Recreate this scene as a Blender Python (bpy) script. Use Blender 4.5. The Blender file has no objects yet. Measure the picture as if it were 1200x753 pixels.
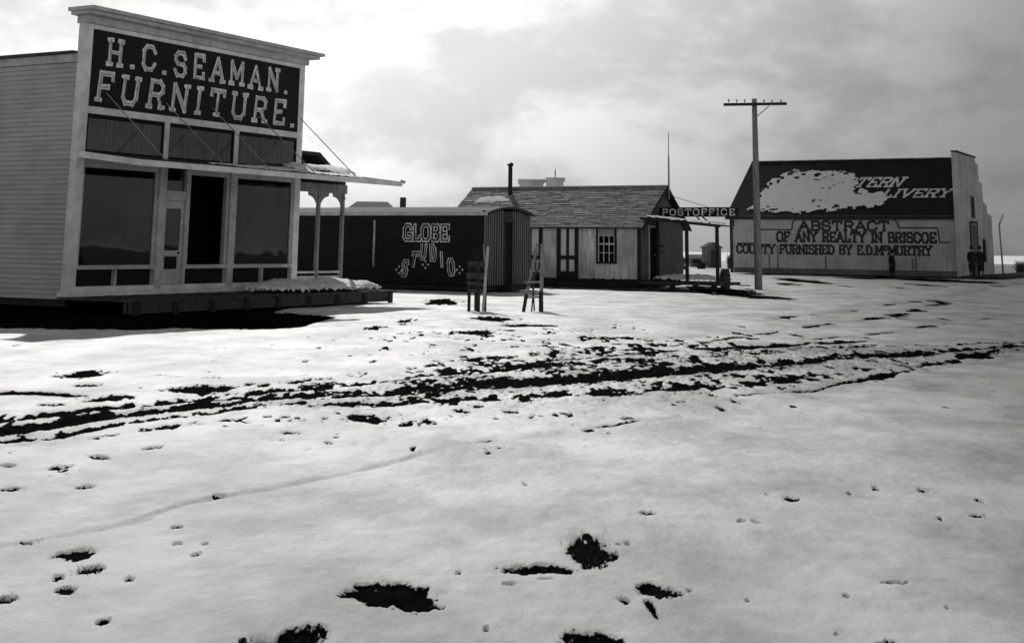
import bpy, math, random
import numpy as np
from mathutils import Vector, Matrix
random.seed(7)
C = bpy.context.scene.collection
S = bpy.context.scene

# ------------------------------------------------------------ camera
EYE = 1.6; FPX = 1611.0; TP = 0.20; PITCH = math.atan(TP); ROLL = 0.012
CX, CY = 600.0, 290.0 - FPX*TP
cp, sp = math.cos(PITCH), math.sin(PITCH); cr, sr = math.cos(ROLL), math.sin(ROLL)
Fv = Vector((0, cp, sp)); U0 = Vector((0, -sp, cp)); R0 = Vector((1, 0, 0))
Rv = R0*cr + U0*sr; Uv = U0*cr - R0*sr
cam = bpy.data.cameras.new('camera'); camo = bpy.data.objects.new('camera', cam); C.objects.link(camo)
camo.matrix_world = Matrix(((Rv.x, Uv.x, -Fv.x, 0), (Rv.y, Uv.y, -Fv.y, 0), (Rv.z, Uv.z, -Fv.z, EYE), (0, 0, 0, 1)))
cam.sensor_width = 36; cam.sensor_fit = 'HORIZONTAL'; cam.lens = FPX/1200*36
cam.shift_y = (CY - 376.5)/1200; cam.shift_x = 0
cam.clip_start = 0.1; cam.clip_end = 9000
S.camera = camo
S.view_settings.view_transform = 'Standard'; S.view_settings.look = 'None'
S.view_settings.exposure = 0.0; S.view_settings.gamma = 1.0

# ------------------------------------------------------------ sun and sky
SUN_EL = math.radians(37); SUN_AZ = math.radians(-14)          # behind the buildings, a little left
SD = Vector((math.sin(SUN_AZ)*math.cos(SUN_EL), math.cos(SUN_AZ)*math.cos(SUN_EL), math.sin(SUN_EL)))
sl = bpy.data.lights.new('sun', 'SUN'); sl.energy = 3.6; sl.angle = math.radians(0.6); sl.color = (1, .995, .985)
so = bpy.data.objects.new('sun', sl); C.objects.link(so); so.rotation_euler = (-SD).to_track_quat('-Z', 'Y').to_euler()
W = bpy.data.worlds.new('World'); S.world = W; W.use_nodes = True
def build_world():
    nt = W.node_tree; nt.nodes.clear(); N = nt.nodes.new; L = nt.links.new
    sky = N('ShaderNodeTexSky'); sky.sky_type = 'NISHITA'; sky.sun_disc = False
    sky.sun_elevation = SUN_EL; sky.sun_rotation = SUN_AZ; sky.dust_density = 3.0
    bw = N('ShaderNodeRGBToBW'); L(sky.outputs[0], bw.inputs[0])
    k = N('ShaderNodeMath'); k.operation = 'MULTIPLY'; k.inputs[1].default_value = 0.012; L(bw.outputs[0], k.inputs[0])
    tc = N('ShaderNodeTexCoord')
    nrm = N('ShaderNodeVectorMath'); nrm.operation = 'NORMALIZE'; L(tc.outputs['Generated'], nrm.inputs[0])
    dot = N('ShaderNodeVectorMath'); dot.operation = 'DOT_PRODUCT'; dot.inputs[1].default_value = SD; L(nrm.outputs[0], dot.inputs[0])
    g0 = N('ShaderNodeMapRange'); g0.inputs[1].default_value = .68; g0.inputs[2].default_value = .855; L(dot.outputs['Value'], g0.inputs[0])
    g1 = N('ShaderNodeMath'); g1.operation = 'POWER'; g1.inputs[1].default_value = 2.2; L(g0.outputs[0], g1.inputs[0])
    # bright overcast again on the far side of the sky, opposite the sun
    g2 = N('ShaderNodeMapRange'); g2.inputs[1].default_value = .5; g2.inputs[2].default_value = -.4; g2.inputs[3].default_value = 0; g2.inputs[4].default_value = .55; L(dot.outputs['Value'], g2.inputs[0])
    glow = N('ShaderNodeMath'); glow.operation = 'MULTIPLY_ADD'; glow.inputs[1].default_value = .86; L(g1.outputs[0], glow.inputs[0])
    g3 = N('ShaderNodeMath'); g3.operation = 'ADD'; g3.inputs[1].default_value = .17; L(g2.outputs[0], g3.inputs[0]); L(g3.outputs[0], glow.inputs[2])
    sep = N('ShaderNodeSeparateXYZ'); L(nrm.outputs[0], sep.inputs[0])
    mp = N('ShaderNodeMapping'); mp.inputs['Scale'].default_value = (1, 1, 1.9); mp.inputs['Location'].default_value = (.3, .1, .2); L(nrm.outputs[0], mp.inputs[0])
    n1 = N('ShaderNodeTexNoise'); n1.inputs['Scale'].default_value = 5.5; n1.inputs['Detail'].default_value = 7; n1.inputs['Roughness'].default_value = .52; n1.inputs['Distortion'].default_value = .35
    L(mp.outputs[0], n1.inputs['Vector'])
    cr_ = N('ShaderNodeMapRange'); cr_.inputs[1].default_value = .38; cr_.inputs[2].default_value = .60; cr_.inputs[3].default_value = .72; cr_.inputs[4].default_value = 1.16; cr_.interpolation_type = 'SMOOTHSTEP'
    n2 = N('ShaderNodeTexNoise'); n2.inputs['Scale'].default_value = 19; n2.inputs['Detail'].default_value = 6; n2.inputs['Roughness'].default_value = .6; L(mp.outputs[0], n2.inputs['Vector'])
    mxn = N('ShaderNodeMath'); mxn.operation = 'MULTIPLY_ADD'; mxn.inputs[1].default_value = .32; L(n2.outputs[0], mxn.inputs[0])
    sb = N('ShaderNodeMath'); sb.operation = 'SUBTRACT'; sb.inputs[1].default_value = .16; L(n1.outputs[0], sb.inputs[0]); L(sb.outputs[0], mxn.inputs[2]); L(mxn.outputs[0], cr_.inputs[0])
    # bright band of thin cloud low over the plain, darker higher up
    el = N('ShaderNodeMapRange'); el.inputs[1].default_value = .0; el.inputs[2].default_value = .45; el.inputs[3].default_value = 1.15; el.inputs[4].default_value = .26
    L(sep.outputs[2], el.inputs[0])
    m1 = N('ShaderNodeMath'); m1.operation = 'MULTIPLY'; L(glow.outputs[0], m1.inputs[0]); L(cr_.outputs[0], m1.inputs[1])
    m2 = N('ShaderNodeMath'); m2.operation = 'MULTIPLY'; L(m1.outputs[0], m2.inputs[0]); L(el.outputs[0], m2.inputs[1])
    ad = N('ShaderNodeMath'); ad.operation = 'ADD'; L(m2.outputs[0], ad.inputs[0]); L(k.outputs[0], ad.inputs[1])
    cb = N('ShaderNodeCombineColor'); [L(ad.outputs[0], cb.inputs[i]) for i in range(3)]
    bg = N('ShaderNodeBackground'); bg.inputs[1].default_value = 1.0; L(cb.outputs[0], bg.inputs[0])
    out = N('ShaderNodeOutputWorld'); L(bg.outputs[0], out.inputs[0])
build_world()

# ------------------------------------------------------------ projection helpers (survey of the place from the photo)
def project(p):
    d = Vector(p) - Vector((0, 0, EYE)); w = d.dot(Fv)
    return (CX + FPX*d.dot(Rv)/w, CY - FPX*d.dot(Uv)/w)
def ray(px, py): return (Fv + Rv*((px-CX)/FPX) + Uv*((CY-py)/FPX))
def at(px, py, D):
    r = ray(px, py); return Vector((0, 0, EYE)) + r*(D/r.y)
def gp(px, py, z=0.0):
    r = ray(px, py); return Vector((0, 0, EYE)) + r*((z-EYE)/r.z)
def ground_x(px, D, z=0.0):
    x = (px-600)/1643*D
    for _ in range(4): x += (px - project((x, D, z))[0])/1643*D
    return x
def hplane(px, py, p0, n):
    r = ray(px, py); o = Vector((0, 0, EYE)); return o + r*((p0-o).dot(n)/r.dot(n))

TH = math.radians(61.3)                                   # the street grid: fronts run along BX, side walls along AY
BX = Vector((math.cos(TH), math.sin(TH), 0)); AY = Vector((-math.sin(TH), math.cos(TH), 0))

# ------------------------------------------------------------ materials (a grey world)
def mat(name, g, var=.25, scale=3.0, rough=.85, bump=.2, stretch=(1, 1, 1), spec=.2, grain=0, stain=0):
    m = bpy.data.materials.new(name); m.use_nodes = True; nt = m.node_tree; N = nt.nodes.new; L = nt.links.new
    b = nt.nodes['Principled BSDF']; b.inputs['Roughness'].default_value = rough; b.inputs['Specular IOR Level'].default_value = spec
    tc = N('ShaderNodeTexCoord'); mp = N('ShaderNodeMapping'); mp.inputs['Scale'].default_value = stretch; L(tc.outputs['Object'], mp.inputs[0])
    n = N('ShaderNodeTexNoise'); n.inputs['Scale'].default_value = scale; n.inputs['Detail'].default_value = 8; n.inputs['Roughness'].default_value = .62; L(mp.outputs[0], n.inputs['Vector'])
    r = N('ShaderNodeMapRange'); r.inputs[1].default_value = .3; r.inputs[2].default_value = .7; r.inputs[3].default_value = g*(1-var); r.inputs[4].default_value = g*(1+var); L(n.outputs[0], r.inputs[0])
    val = r.outputs[0]
    if stain:
        n2 = N('ShaderNodeTexNoise'); n2.inputs['Scale'].default_value = scale*.3; n2.inputs['Detail'].default_value = 5; L(tc.outputs['Object'], n2.inputs['Vector'])
        r2 = N('ShaderNodeMapRange'); r2.inputs[1].default_value = .35; r2.inputs[2].default_value = .6; r2.inputs[3].default_value = 1-stain; r2.inputs[4].default_value = 1.0; L(n2.outputs[0], r2.inputs[0])
        mm = N('ShaderNodeMath'); mm.operation = 'MULTIPLY'; L(val, mm.inputs[0]); L(r2.outputs[0], mm.inputs[1]); val = mm.outputs[0]
    cb = N('ShaderNodeCombineColor'); [L(val, cb.inputs[i]) for i in range(3)]; L(cb.outputs[0], b.inputs['Base Color'])
    if bump:
        bp = N('ShaderNodeBump'); bp.inputs['Strength'].default_value = bump; bp.inputs['Distance'].default_value = .02; L(n.outputs[0], bp.inputs['Height']); L(bp.outputs[0], b.inputs['Normal'])
    return m
M = {}
M['clap'] = mat('painted_clapboard', .50, .16, 2.5, stretch=(.6, .4, 6), stain=.2)
M['trim'] = mat('white_trim_paint', .78, .16, 5, stain=.22)
M['trim_dull'] = mat('worn_trim_paint', .52, .22, 5, stain=.2)
M['sign'] = mat('dark_sign_paint', .012, .4, 4, rough=.7)
M['letter'] = mat('sign_lettering', .80, .2, 9, stain=.3)
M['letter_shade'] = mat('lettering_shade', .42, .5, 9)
M['letter_dim'] = mat('faded_lettering', .42, .4, 7, stain=.5)
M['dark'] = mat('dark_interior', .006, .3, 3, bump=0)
M['panel'] = mat('dark_panel_paint', .012, .4, 6)
M['plank'] = mat('weathered_planks', .06, .5, 4, stretch=(3, .5, 3))
M['black_board'] = mat('black_car_paint', .012, .5, 3, stretch=(1, .3, 3), rough=.8)
M['end_board'] = mat('grey_brown_boards', .045, .5, 5, stretch=(4, 4, .5), stain=.3)
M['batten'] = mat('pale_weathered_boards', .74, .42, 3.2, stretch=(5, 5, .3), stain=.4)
M['batten_strip'] = mat('pale_batten_strips', .22, .4, 6, stretch=(4, 4, .5))
M['white_curtain'] = mat('white_curtain', .8, .08, 3, stretch=(5, 5, .5))
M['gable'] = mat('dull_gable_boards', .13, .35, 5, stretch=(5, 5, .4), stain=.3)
M['shingle'] = mat('wood_shingles', .32, .6, 9, stretch=(1, 2.5, 1), stain=.35, bump=.6)
M['barn_wall'] = mat('barn_boards', .42, .22, 3, stretch=(3, 5, .3), stain=.2)
M['barn_roof'] = mat('dark_barn_roof', .016, .35, 2, rough=.9, stain=.3)
M['barn_front'] = mat('pale_barn_front', .50, .2, 2, stain=.3)
M['wall_ink'] = mat('black_wall_lettering', .035, .9, 12)
M['timber'] = mat('raw_timber', .24, .45, 6, stretch=(3, 3, .5))
M['dark_timber'] = mat('dark_timber', .03, .5, 6, stretch=(3, 3, .5))
M['light_timber'] = mat('pale_new_timber', .42, .3, 6, stretch=(3, 3, .5))
M['iron'] = mat('dark_iron', .02, .4, 8, rough=.5)
M['rod'] = mat('weathered_rod', .25, .3, 8, rough=.6)
M['curtain'] = mat('fold_shaded_curtain', .13, .85, 2.2, stretch=(6, 1, .25))  # upright streaks in the colour stand in for shading of the folds
M['far'] = mat('distant_building', .16, .3, 1, stain=.3)
M['far_pale'] = mat('distant_pale_building', .48, .2, 1)
M['far_dark'] = mat('distant_dark_building', .05, .3, 1)
M['cloth'] = mat('dark_wool', .015, .4, 8)
M['skin'] = mat('skin', .30, .1, 8)
M['grass'] = mat('dead_grass', .045, .6, 30, bump=0)
M['bark'] = mat('bark', .05, .5, 10)
def snow_mat(name, g=.80):
    m = mat(name, g, .05, 2.0, rough=.9, bump=0, spec=.15); nt = m.node_tree; b = nt.nodes['Principled BSDF']
    n = nt.nodes.new('ShaderNodeTexNoise'); n.inputs['Scale'].default_value = 9; n.inputs['Detail'].default_value = 8
    tc = nt.nodes.new('ShaderNodeTexCoord'); nt.links.new(tc.outputs['Object'], n.inputs['Vector'])
    bp = nt.nodes.new('ShaderNodeBump'); bp.inputs['Strength'].default_value = .5; bp.inputs['Distance'].default_value = .04
    nt.links.new(n.outputs[0], bp.inputs['Height']); nt.links.new(bp.outputs[0], b.inputs['Normal']); return m
M['snow'] = snow_mat('snow')
def glass_mat():
    m = bpy.data.materials.new('window_glass'); m.use_nodes = True; nt = m.node_tree; nt.nodes.clear(); N = nt.nodes.new; L = nt.links.new
    fr = N('ShaderNodeFresnel'); fr.inputs[0].default_value = 1.5
    g = N('ShaderNodeBsdfGlossy'); g.inputs['Roughness'].default_value = .02; g.inputs[0].default_value = (.9, .9, .9, 1)
    n = N('ShaderNodeTexNoise'); n.inputs['Scale'].default_value = 1.3; n.inputs['Detail'].default_value = 1
    tc = N('ShaderNodeTexCoord'); L(tc.outputs['Object'], n.inputs['Vector'])
    bp = N('ShaderNodeBump'); bp.inputs['Strength'].default_value = .08; bp.inputs['Distance'].default_value = .05; L(n.outputs[0], bp.inputs['Height']); L(bp.outputs[0], g.inputs['Normal'])
    t = N('ShaderNodeBsdfTransparent'); t.inputs[0].default_value = (.75, .75, .75, 1)
    mx = N('ShaderNodeMixShader'); L(fr.outputs[0], mx.inputs[0]); L(t.outputs[0], mx.inputs[1]); L(g.outputs[0], mx.inputs[2])
    o = N('ShaderNodeOutputMaterial'); L(mx.outputs[0], o.inputs[0]); return m
M['glass'] = glass_mat()

# ------------------------------------------------------------ mesh helpers
def tag(o, label=None, cat=None, group=None, kind=None):
    if label: o['label'] = label
    if cat: o['category'] = cat
    if group: o['group'] = group
    if kind: o['kind'] = kind
    return o
def empty(name, loc, rz=0.0, **k):
    o = bpy.data.objects.new(name, None); C.objects.link(o); o.location = loc; o.rotation_euler = (0, 0, rz); o.empty_display_size = .3
    return tag(o, **k)
class MB:
    def __init__(s): s.v = []; s.f = []; s.p = []
    def add(s, vs, fs):
        n = len(s.v); s.p.append((list(vs), list(fs))); s.v += [tuple(v) for v in vs]; s.f += [tuple(i+n for i in f) for f in fs]; return s
    def box(s, x0, x1, y0, y1, z0, z1):
        return s.add([(x0,y0,z0),(x1,y0,z0),(x1,y1,z0),(x0,y1,z0),(x0,y0,z1),(x1,y0,z1),(x1,y1,z1),(x0,y1,z1)],
                     [(0,3,2,1),(4,5,6,7),(0,1,5,4),(1,2,6,5),(2,3,7,6),(3,0,4,7)])
    def hexa(s, p):   # 8 points, bottom ring then top ring
        return s.add(p, [(0,3,2,1),(4,5,6,7),(0,1,5,4),(1,2,6,5),(2,3,7,6),(3,0,4,7)])
    def bar(s, a, b, w, h, up=(0, 0, 1)):   # rectangular bar between two points
        a = Vector(a); b = Vector(b); d = (b-a).normalized(); u = Vector(up)
        if abs(d.dot(u)) > .98: u = Vector((0, 1, 0))
        sx = d.cross(u).normalized()*w/2; sz = sx.cross(d).normalized()*h/2
        return s.hexa([a-sx-sz, a+sx-sz, a+sx+sz, a-sx+sz, b-sx-sz, b+sx-sz, b+sx+sz, b-sx+sz])
    def prism(s, pts, y0, y1):               # outline in x,z pushed along y
        n = len(pts); vs = [(x, y0, z) for x, z in pts] + [(x, y1, z) for x, z in pts]
        return s.add(vs, [tuple(range(n))[::-1], tuple(range(n, 2*n))] + [(i, (i+1) % n, n+(i+1) % n, n+i) for i in range(n)])
    def prismx(s, pts, x0, x1):              # outline in y,z pushed along x
        n = len(pts); vs = [(x0, y, z) for y, z in pts] + [(x1, y, z) for y, z in pts]
        return s.add(vs, [tuple(range(n)), tuple(range(n, 2*n))[::-1]] + [(i, n+i, n+(i+1) % n, (i+1) % n) for i in range(n)])
    def tube(s, a, b, r0, r1=None, n=10, cap=True):
        r1 = r0 if r1 is None else r1; a = Vector(a); b = Vector(b); d = (b-a).normalized()
        u = d.orthogonal().normalized(); w = d.cross(u)
        vs = [a+(u*math.cos(t)+w*math.sin(t))*r0 for t in [2*math.pi*i/n for i in range(n)]] + [b+(u*math.cos(t)+w*math.sin(t))*r1 for t in [2*math.pi*i/n for i in range(n)]]
        fs = [(i, (i+1) % n, n+(i+1) % n, n+i) for i in range(n)]
        if cap: fs += [tuple(range(n))[::-1], tuple(range(n, 2*n))]
        return s.add(vs, fs)
    def lathe(s, prof, c=(0, 0, 0), n=20):
        k = len(prof); vs = [(c[0]+r*math.cos(2*math.pi*i/n), c[1]+r*math.sin(2*math.pi*i/n), c[2]+z) for r, z in prof for i in range(n)]
        fs = [(j*n+i, j*n+(i+1) % n, (j+1)*n+(i+1) % n, (j+1)*n+i) for j in range(k-1) for i in range(n)]
        return s.add(vs, fs + [tuple(range(n))[::-1], tuple(range((k-1)*n, k*n))])
    def build(s, name, m, parent=None, smooth=False):
        me = bpy.data.meshes.new(name); me.from_pydata(s.v, [], s.f); me.materials.append(m); me.update()
        if smooth:
            for p in me.polygons: p.use_smooth = True
        o = bpy.data.objects.new(name, me); C.objects.link(o); o.parent = parent; return o
def each(mb, name, m, parent):           # every piece an object of its own
    for vs, fs in mb.p: MB().add(vs, fs).build(name, m, parent)
def copy_tree(o, parent=None):
    c = o.copy(); C.objects.link(c); c.parent = parent
    for ch in [x for x in list(bpy.data.objects) if x.parent == o]: copy_tree(ch, c)
    return c

# painted block lettering: strokes with little serifs
GL = {
 'A': (.9, [[(0,0),(.45,1),(.9,0)],[(.2,.35),(.7,.35)]]), 'B': (.8, [[(.1,0),(.1,1),(.6,1),(.75,.87),(.75,.64),(.6,.52),(.1,.52)],[(.6,.52),(.8,.38),(.8,.14),(.62,0),(.1,0)]]),
 'C': (.8, [[(.8,.75),(.62,1),(.2,1),(0,.78),(0,.22),(.2,0),(.62,0),(.8,.25)]]), 'D': (.8, [[(.1,0),(.1,1),(.52,1),(.8,.75),(.8,.25),(.52,0),(.1,0)]]),
 'E': (.75, [[(.75,.8),(.75,1),(.1,1),(.1,0),(.78,0),(.78,.2)],[(.1,.5),(.55,.5)]]), 'F': (.75, [[(.75,.78),(.75,1),(.1,1),(.1,0)],[(.1,.5),(.55,.5)]]),
 'G': (.85, [[(.8,.78),(.62,1),(.2,1),(0,.78),(0,.22),(.2,0),(.8,0),(.8,.42),(.45,.42)]]), 'H': (.85, [[(.08,0),(.08,1)],[(.78,0),(.78,1)],[(.08,.5),(.78,.5)]]),
 'I': (.3, [[(.15,0),(.15,1)]]), 'L': (.7, [[(.1,1),(.1,0),(.7,0),(.7,.25)]]), 'M': (1.0, [[(.05,0),(.05,1),(.5,.3),(.95,1),(.95,0)]]),
 'N': (.85, [[(.05,0),(.05,1),(.8,0),(.8,1)]]), 'O': (.85, [[(.2,0),(0,.22),(0,.78),(.2,1),(.62,1),(.82,.78),(.82,.22),(.62,0),(.2,0)]]),
 'P': (.78, [[(.1,0),(.1,1),(.6,1),(.78,.85),(.78,.6),(.6,.46),(.1,.46)]]), 'R': (.82, [[(.1,0),(.1,1),(.6,1),(.78,.85),(.78,.62),(.6,.48),(.1,.48)],[(.5,.48),(.82,0)]]),
 'S': (.75, [[(.74,.78),(.58,1),(.18,1),(0,.84),(0,.66),(.16,.52),(.58,.5),(.75,.36),(.75,.16),(.58,0),(.16,0),(0,.22)]]), 'T': (.85, [[(.0,.8),(0,1),(.85,1),(.85,.8)],[(.425,1),(.425,0)]]),
 'U': (.85, [[(.05,1),(.05,.22),(.22,0),(.6,0),(.78,.22),(.78,1)]]), 'V': (.85, [[(0,1),(.42,0),(.85,1)]]), 'W': (1.15, [[(0,1),(.28,0),(.57,.8),(.86,0),(1.15,1)]]),
 'Y': (.85, [[(0,1),(.42,.5),(.85,1)],[(.42,.5),(.42,0)]]), '.': (.18, [[(.02,.0),(.14,.0)]]), 'c': (.5, [[(.48,.88),(.36,1),(.12,1),(0,.86),(0,.66),(.12,.52),(.36,.52),(.48,.64)]]), ' ': (.45, []),
}
SERIF = {'A','F','H','I','M','N','P','R','T','U','V','W','Y'}
def text_width(t, h, wr, gap): return sum(GL[c][0]*h*wr for c in t) + gap*h*(len(t)-1)
def lettering(mb, t, x, z, h, fn, wr=.8, gap=.22, sw=.17, shear=0, serif=True, lift=0.0, jitter=0, wob=.025):
    """fn(u,v,w) maps writing coordinates (right, up, out) to the surface"""
    k = 0
    for c in t:
        wd, strokes = GL[c]; dz = random.uniform(-1, 1)*jitter*h
        for st in strokes:
            pts = [(x+px_*h*wr+shear*py_*h, z+dz+py_*h) for px_, py_ in st]
            segs = list(zip(pts[:-1], pts[1:]))
            if serif and c in SERIF:
                for (ex, ez), (qx, qz) in ((pts[0], pts[1]), (pts[-1], pts[-2])):
                    if abs(qz-ez) > h*.3 and (ez-z-dz < .05*h or ez-z-dz > .95*h): segs.append(((ex-h*.12, ez), (ex+h*.12, ez)))
            for (ax, az), (bx, bz) in segs:
                dx, dz_ = bx-ax, bz-az; l = math.hypot(dx, dz_) or 1e-6; nx, nz = -dz_/l*sw*h/2, dx/l*sw*h/2; ex, ez = dx/l*sw*h*.42, dz_/l*sw*h*.42
                k += 1; w0 = lift; w1 = lift+.004+.0006*(k % 9)
                q = [(ax-ex-nx, az-ez-nz), (bx+ex-nx, bz+ez-nz), (bx+ex+nx, bz+ez+nz), (ax-ex+nx, az-ez+nz)]; wb = wob*h; q = [(u+random.uniform(-wb, wb), v+random.uniform(-wb, wb)) for u, v in q]
                mb.add([fn(u, v, w1) for u, v in q], [(0, 1, 2, 3)])
        x += wd*h*wr + gap*h
    return x

# ------------------------------------------------------------ numpy noise
RT = np.random.RandomState(3).rand(256, 256)
def vnoise(x, y, seed=0):
    x = x + seed*17.3; y = y + seed*31.7
    xi = np.floor(x).astype(np.int64); yi = np.floor(y).astype(np.int64); fx = x-xi; fy = y-yi
    fx = fx*fx*(3-2*fx); fy = fy*fy*(3-2*fy)
    a = RT[xi & 255, yi & 255]; b = RT[(xi+1) & 255, yi & 255]; c = RT[xi & 255, (yi+1) & 255]; d = RT[(xi+1) & 255, (yi+1) & 255]
    return (a*(1-fx)+b*fx)*(1-fy) + (c*(1-fx)+d*fx)*fy
def fbm(x, y, o=4, seed=0, rough=.55):
    s = 0; a = 1; t = 0
    for i in range(o):
        s = s + a*vnoise(x*2**i, y*2**i, seed+i*5); t += a; a *= rough
    return s/t*2-1
def grid_mesh(name, X, Y, Z, keep=None, attrs=None, m=None, smooth=True):
    ny, nx = X.shape; co = np.stack([X, Y, Z], -1).reshape(-1, 3)
    i = np.arange(ny*nx).reshape(ny, nx); q = np.stack([i[:-1, :-1], i[:-1, 1:], i[1:, 1:], i[1:, :-1]], -1)
    q = q[keep[:-1, :-1] & keep[1:, 1:] & keep[:-1, 1:] & keep[1:, :-1]] if keep is not None else q.reshape(-1, 4)
    if keep is not None:
        used = np.unique(q); rm = np.full(ny*nx, -1); rm[used] = np.arange(len(used)); co = co[used]; q = rm[q]
    me = bpy.data.meshes.new(name); me.vertices.add(len(co)); me.vertices.foreach_set('co', co.astype(np.float32).ravel())
    me.loops.add(q.size); me.loops.foreach_set('vertex_index', q.astype(np.int32).ravel())
    me.polygons.add(len(q)); me.polygons.foreach_set('loop_start', np.arange(0, q.size, 4, dtype=np.int32)); me.polygons.foreach_set('loop_total', np.full(len(q), 4, np.int32))
    me.update(calc_edges=True)
    if smooth: me.polygons.foreach_set('use_smooth', np.ones(len(q), bool))
    for k, v in (attrs or {}).items():
        a = me.attributes.new(k, 'FLOAT', 'POINT'); a.data.foreach_set('value', v.astype(np.float32).ravel())
    me.materials.append(m); o = bpy.data.objects.new(name, me); C.objects.link(o); return o
def snow_sheet(name, poly, fn, th, res, m, edge=.25, seed=1, rag=.12, nf=3.0, parent=None, bump=.5, holes=False):
    """snow lying inside an outline given in (u,v) on a surface; fn(u,v,w)->world arrays"""
    P = np.array(poly, float); u = np.arange(P[:,0].min()-rag*2, P[:,0].max()+rag*2, res); v = np.arange(P[:,1].min()-rag*2, P[:,1].max()+rag*2, res)
    U, V = np.meshgrid(u, v); wu = U + rag*fbm(U*nf, V*nf, 4, seed); wv = V + rag*fbm(U*nf, V*nf, 4, seed+9)
    inside = np.zeros(U.shape, bool); dist = np.full(U.shape, 1e9); n = len(P)
    for i in range(n):
        (x0, y0), (x1, y1) = P[i], P[(i+1) % n]
        cond = ((y0 > wv) != (y1 > wv)) & (wu < (x1-x0)*(wv-y0)/((y1-y0) or 1e-9)+x0); inside ^= cond
        dx, dy = x1-x0, y1-y0; t = np.clip(((wu-x0)*dx+(wv-y0)*dy)/(dx*dx+dy*dy+1e-9), 0, 1)
        dist = np.minimum(dist, np.hypot(wu-x0-t*dx, wv-y0-t*dy))
    if holes: inside &= ~((fbm(U*1.9, V*2.6, 4, seed+40) > .30+.25*np.clip(dist, 0, 1.3)))
    t = np.clip(dist/edge, 0, 1); w = np.where(inside, th*np.sqrt(1-(1-t)**2)*(1-bump*.5+bump*fbm(U*2.2, V*2.2, 4, seed+3)), -.0) + .004
    X, Y, Z = fn(U, V, w); o = grid_mesh(name, X, Y, Z, keep=inside, m=m); o.parent = parent; return o

# ------------------------------------------------------------ places on the street grid
OX = ground_x(78, 33.5, .3); O = Vector((OX, 33.5, 0))
def GW(lx, ly, z=0): return O + BX*lx + AY*ly + Vector((0, 0, z))
def loc_of(px, D, z=0.0): return Vector((ground_x(px, D, z), D, 0))

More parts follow.
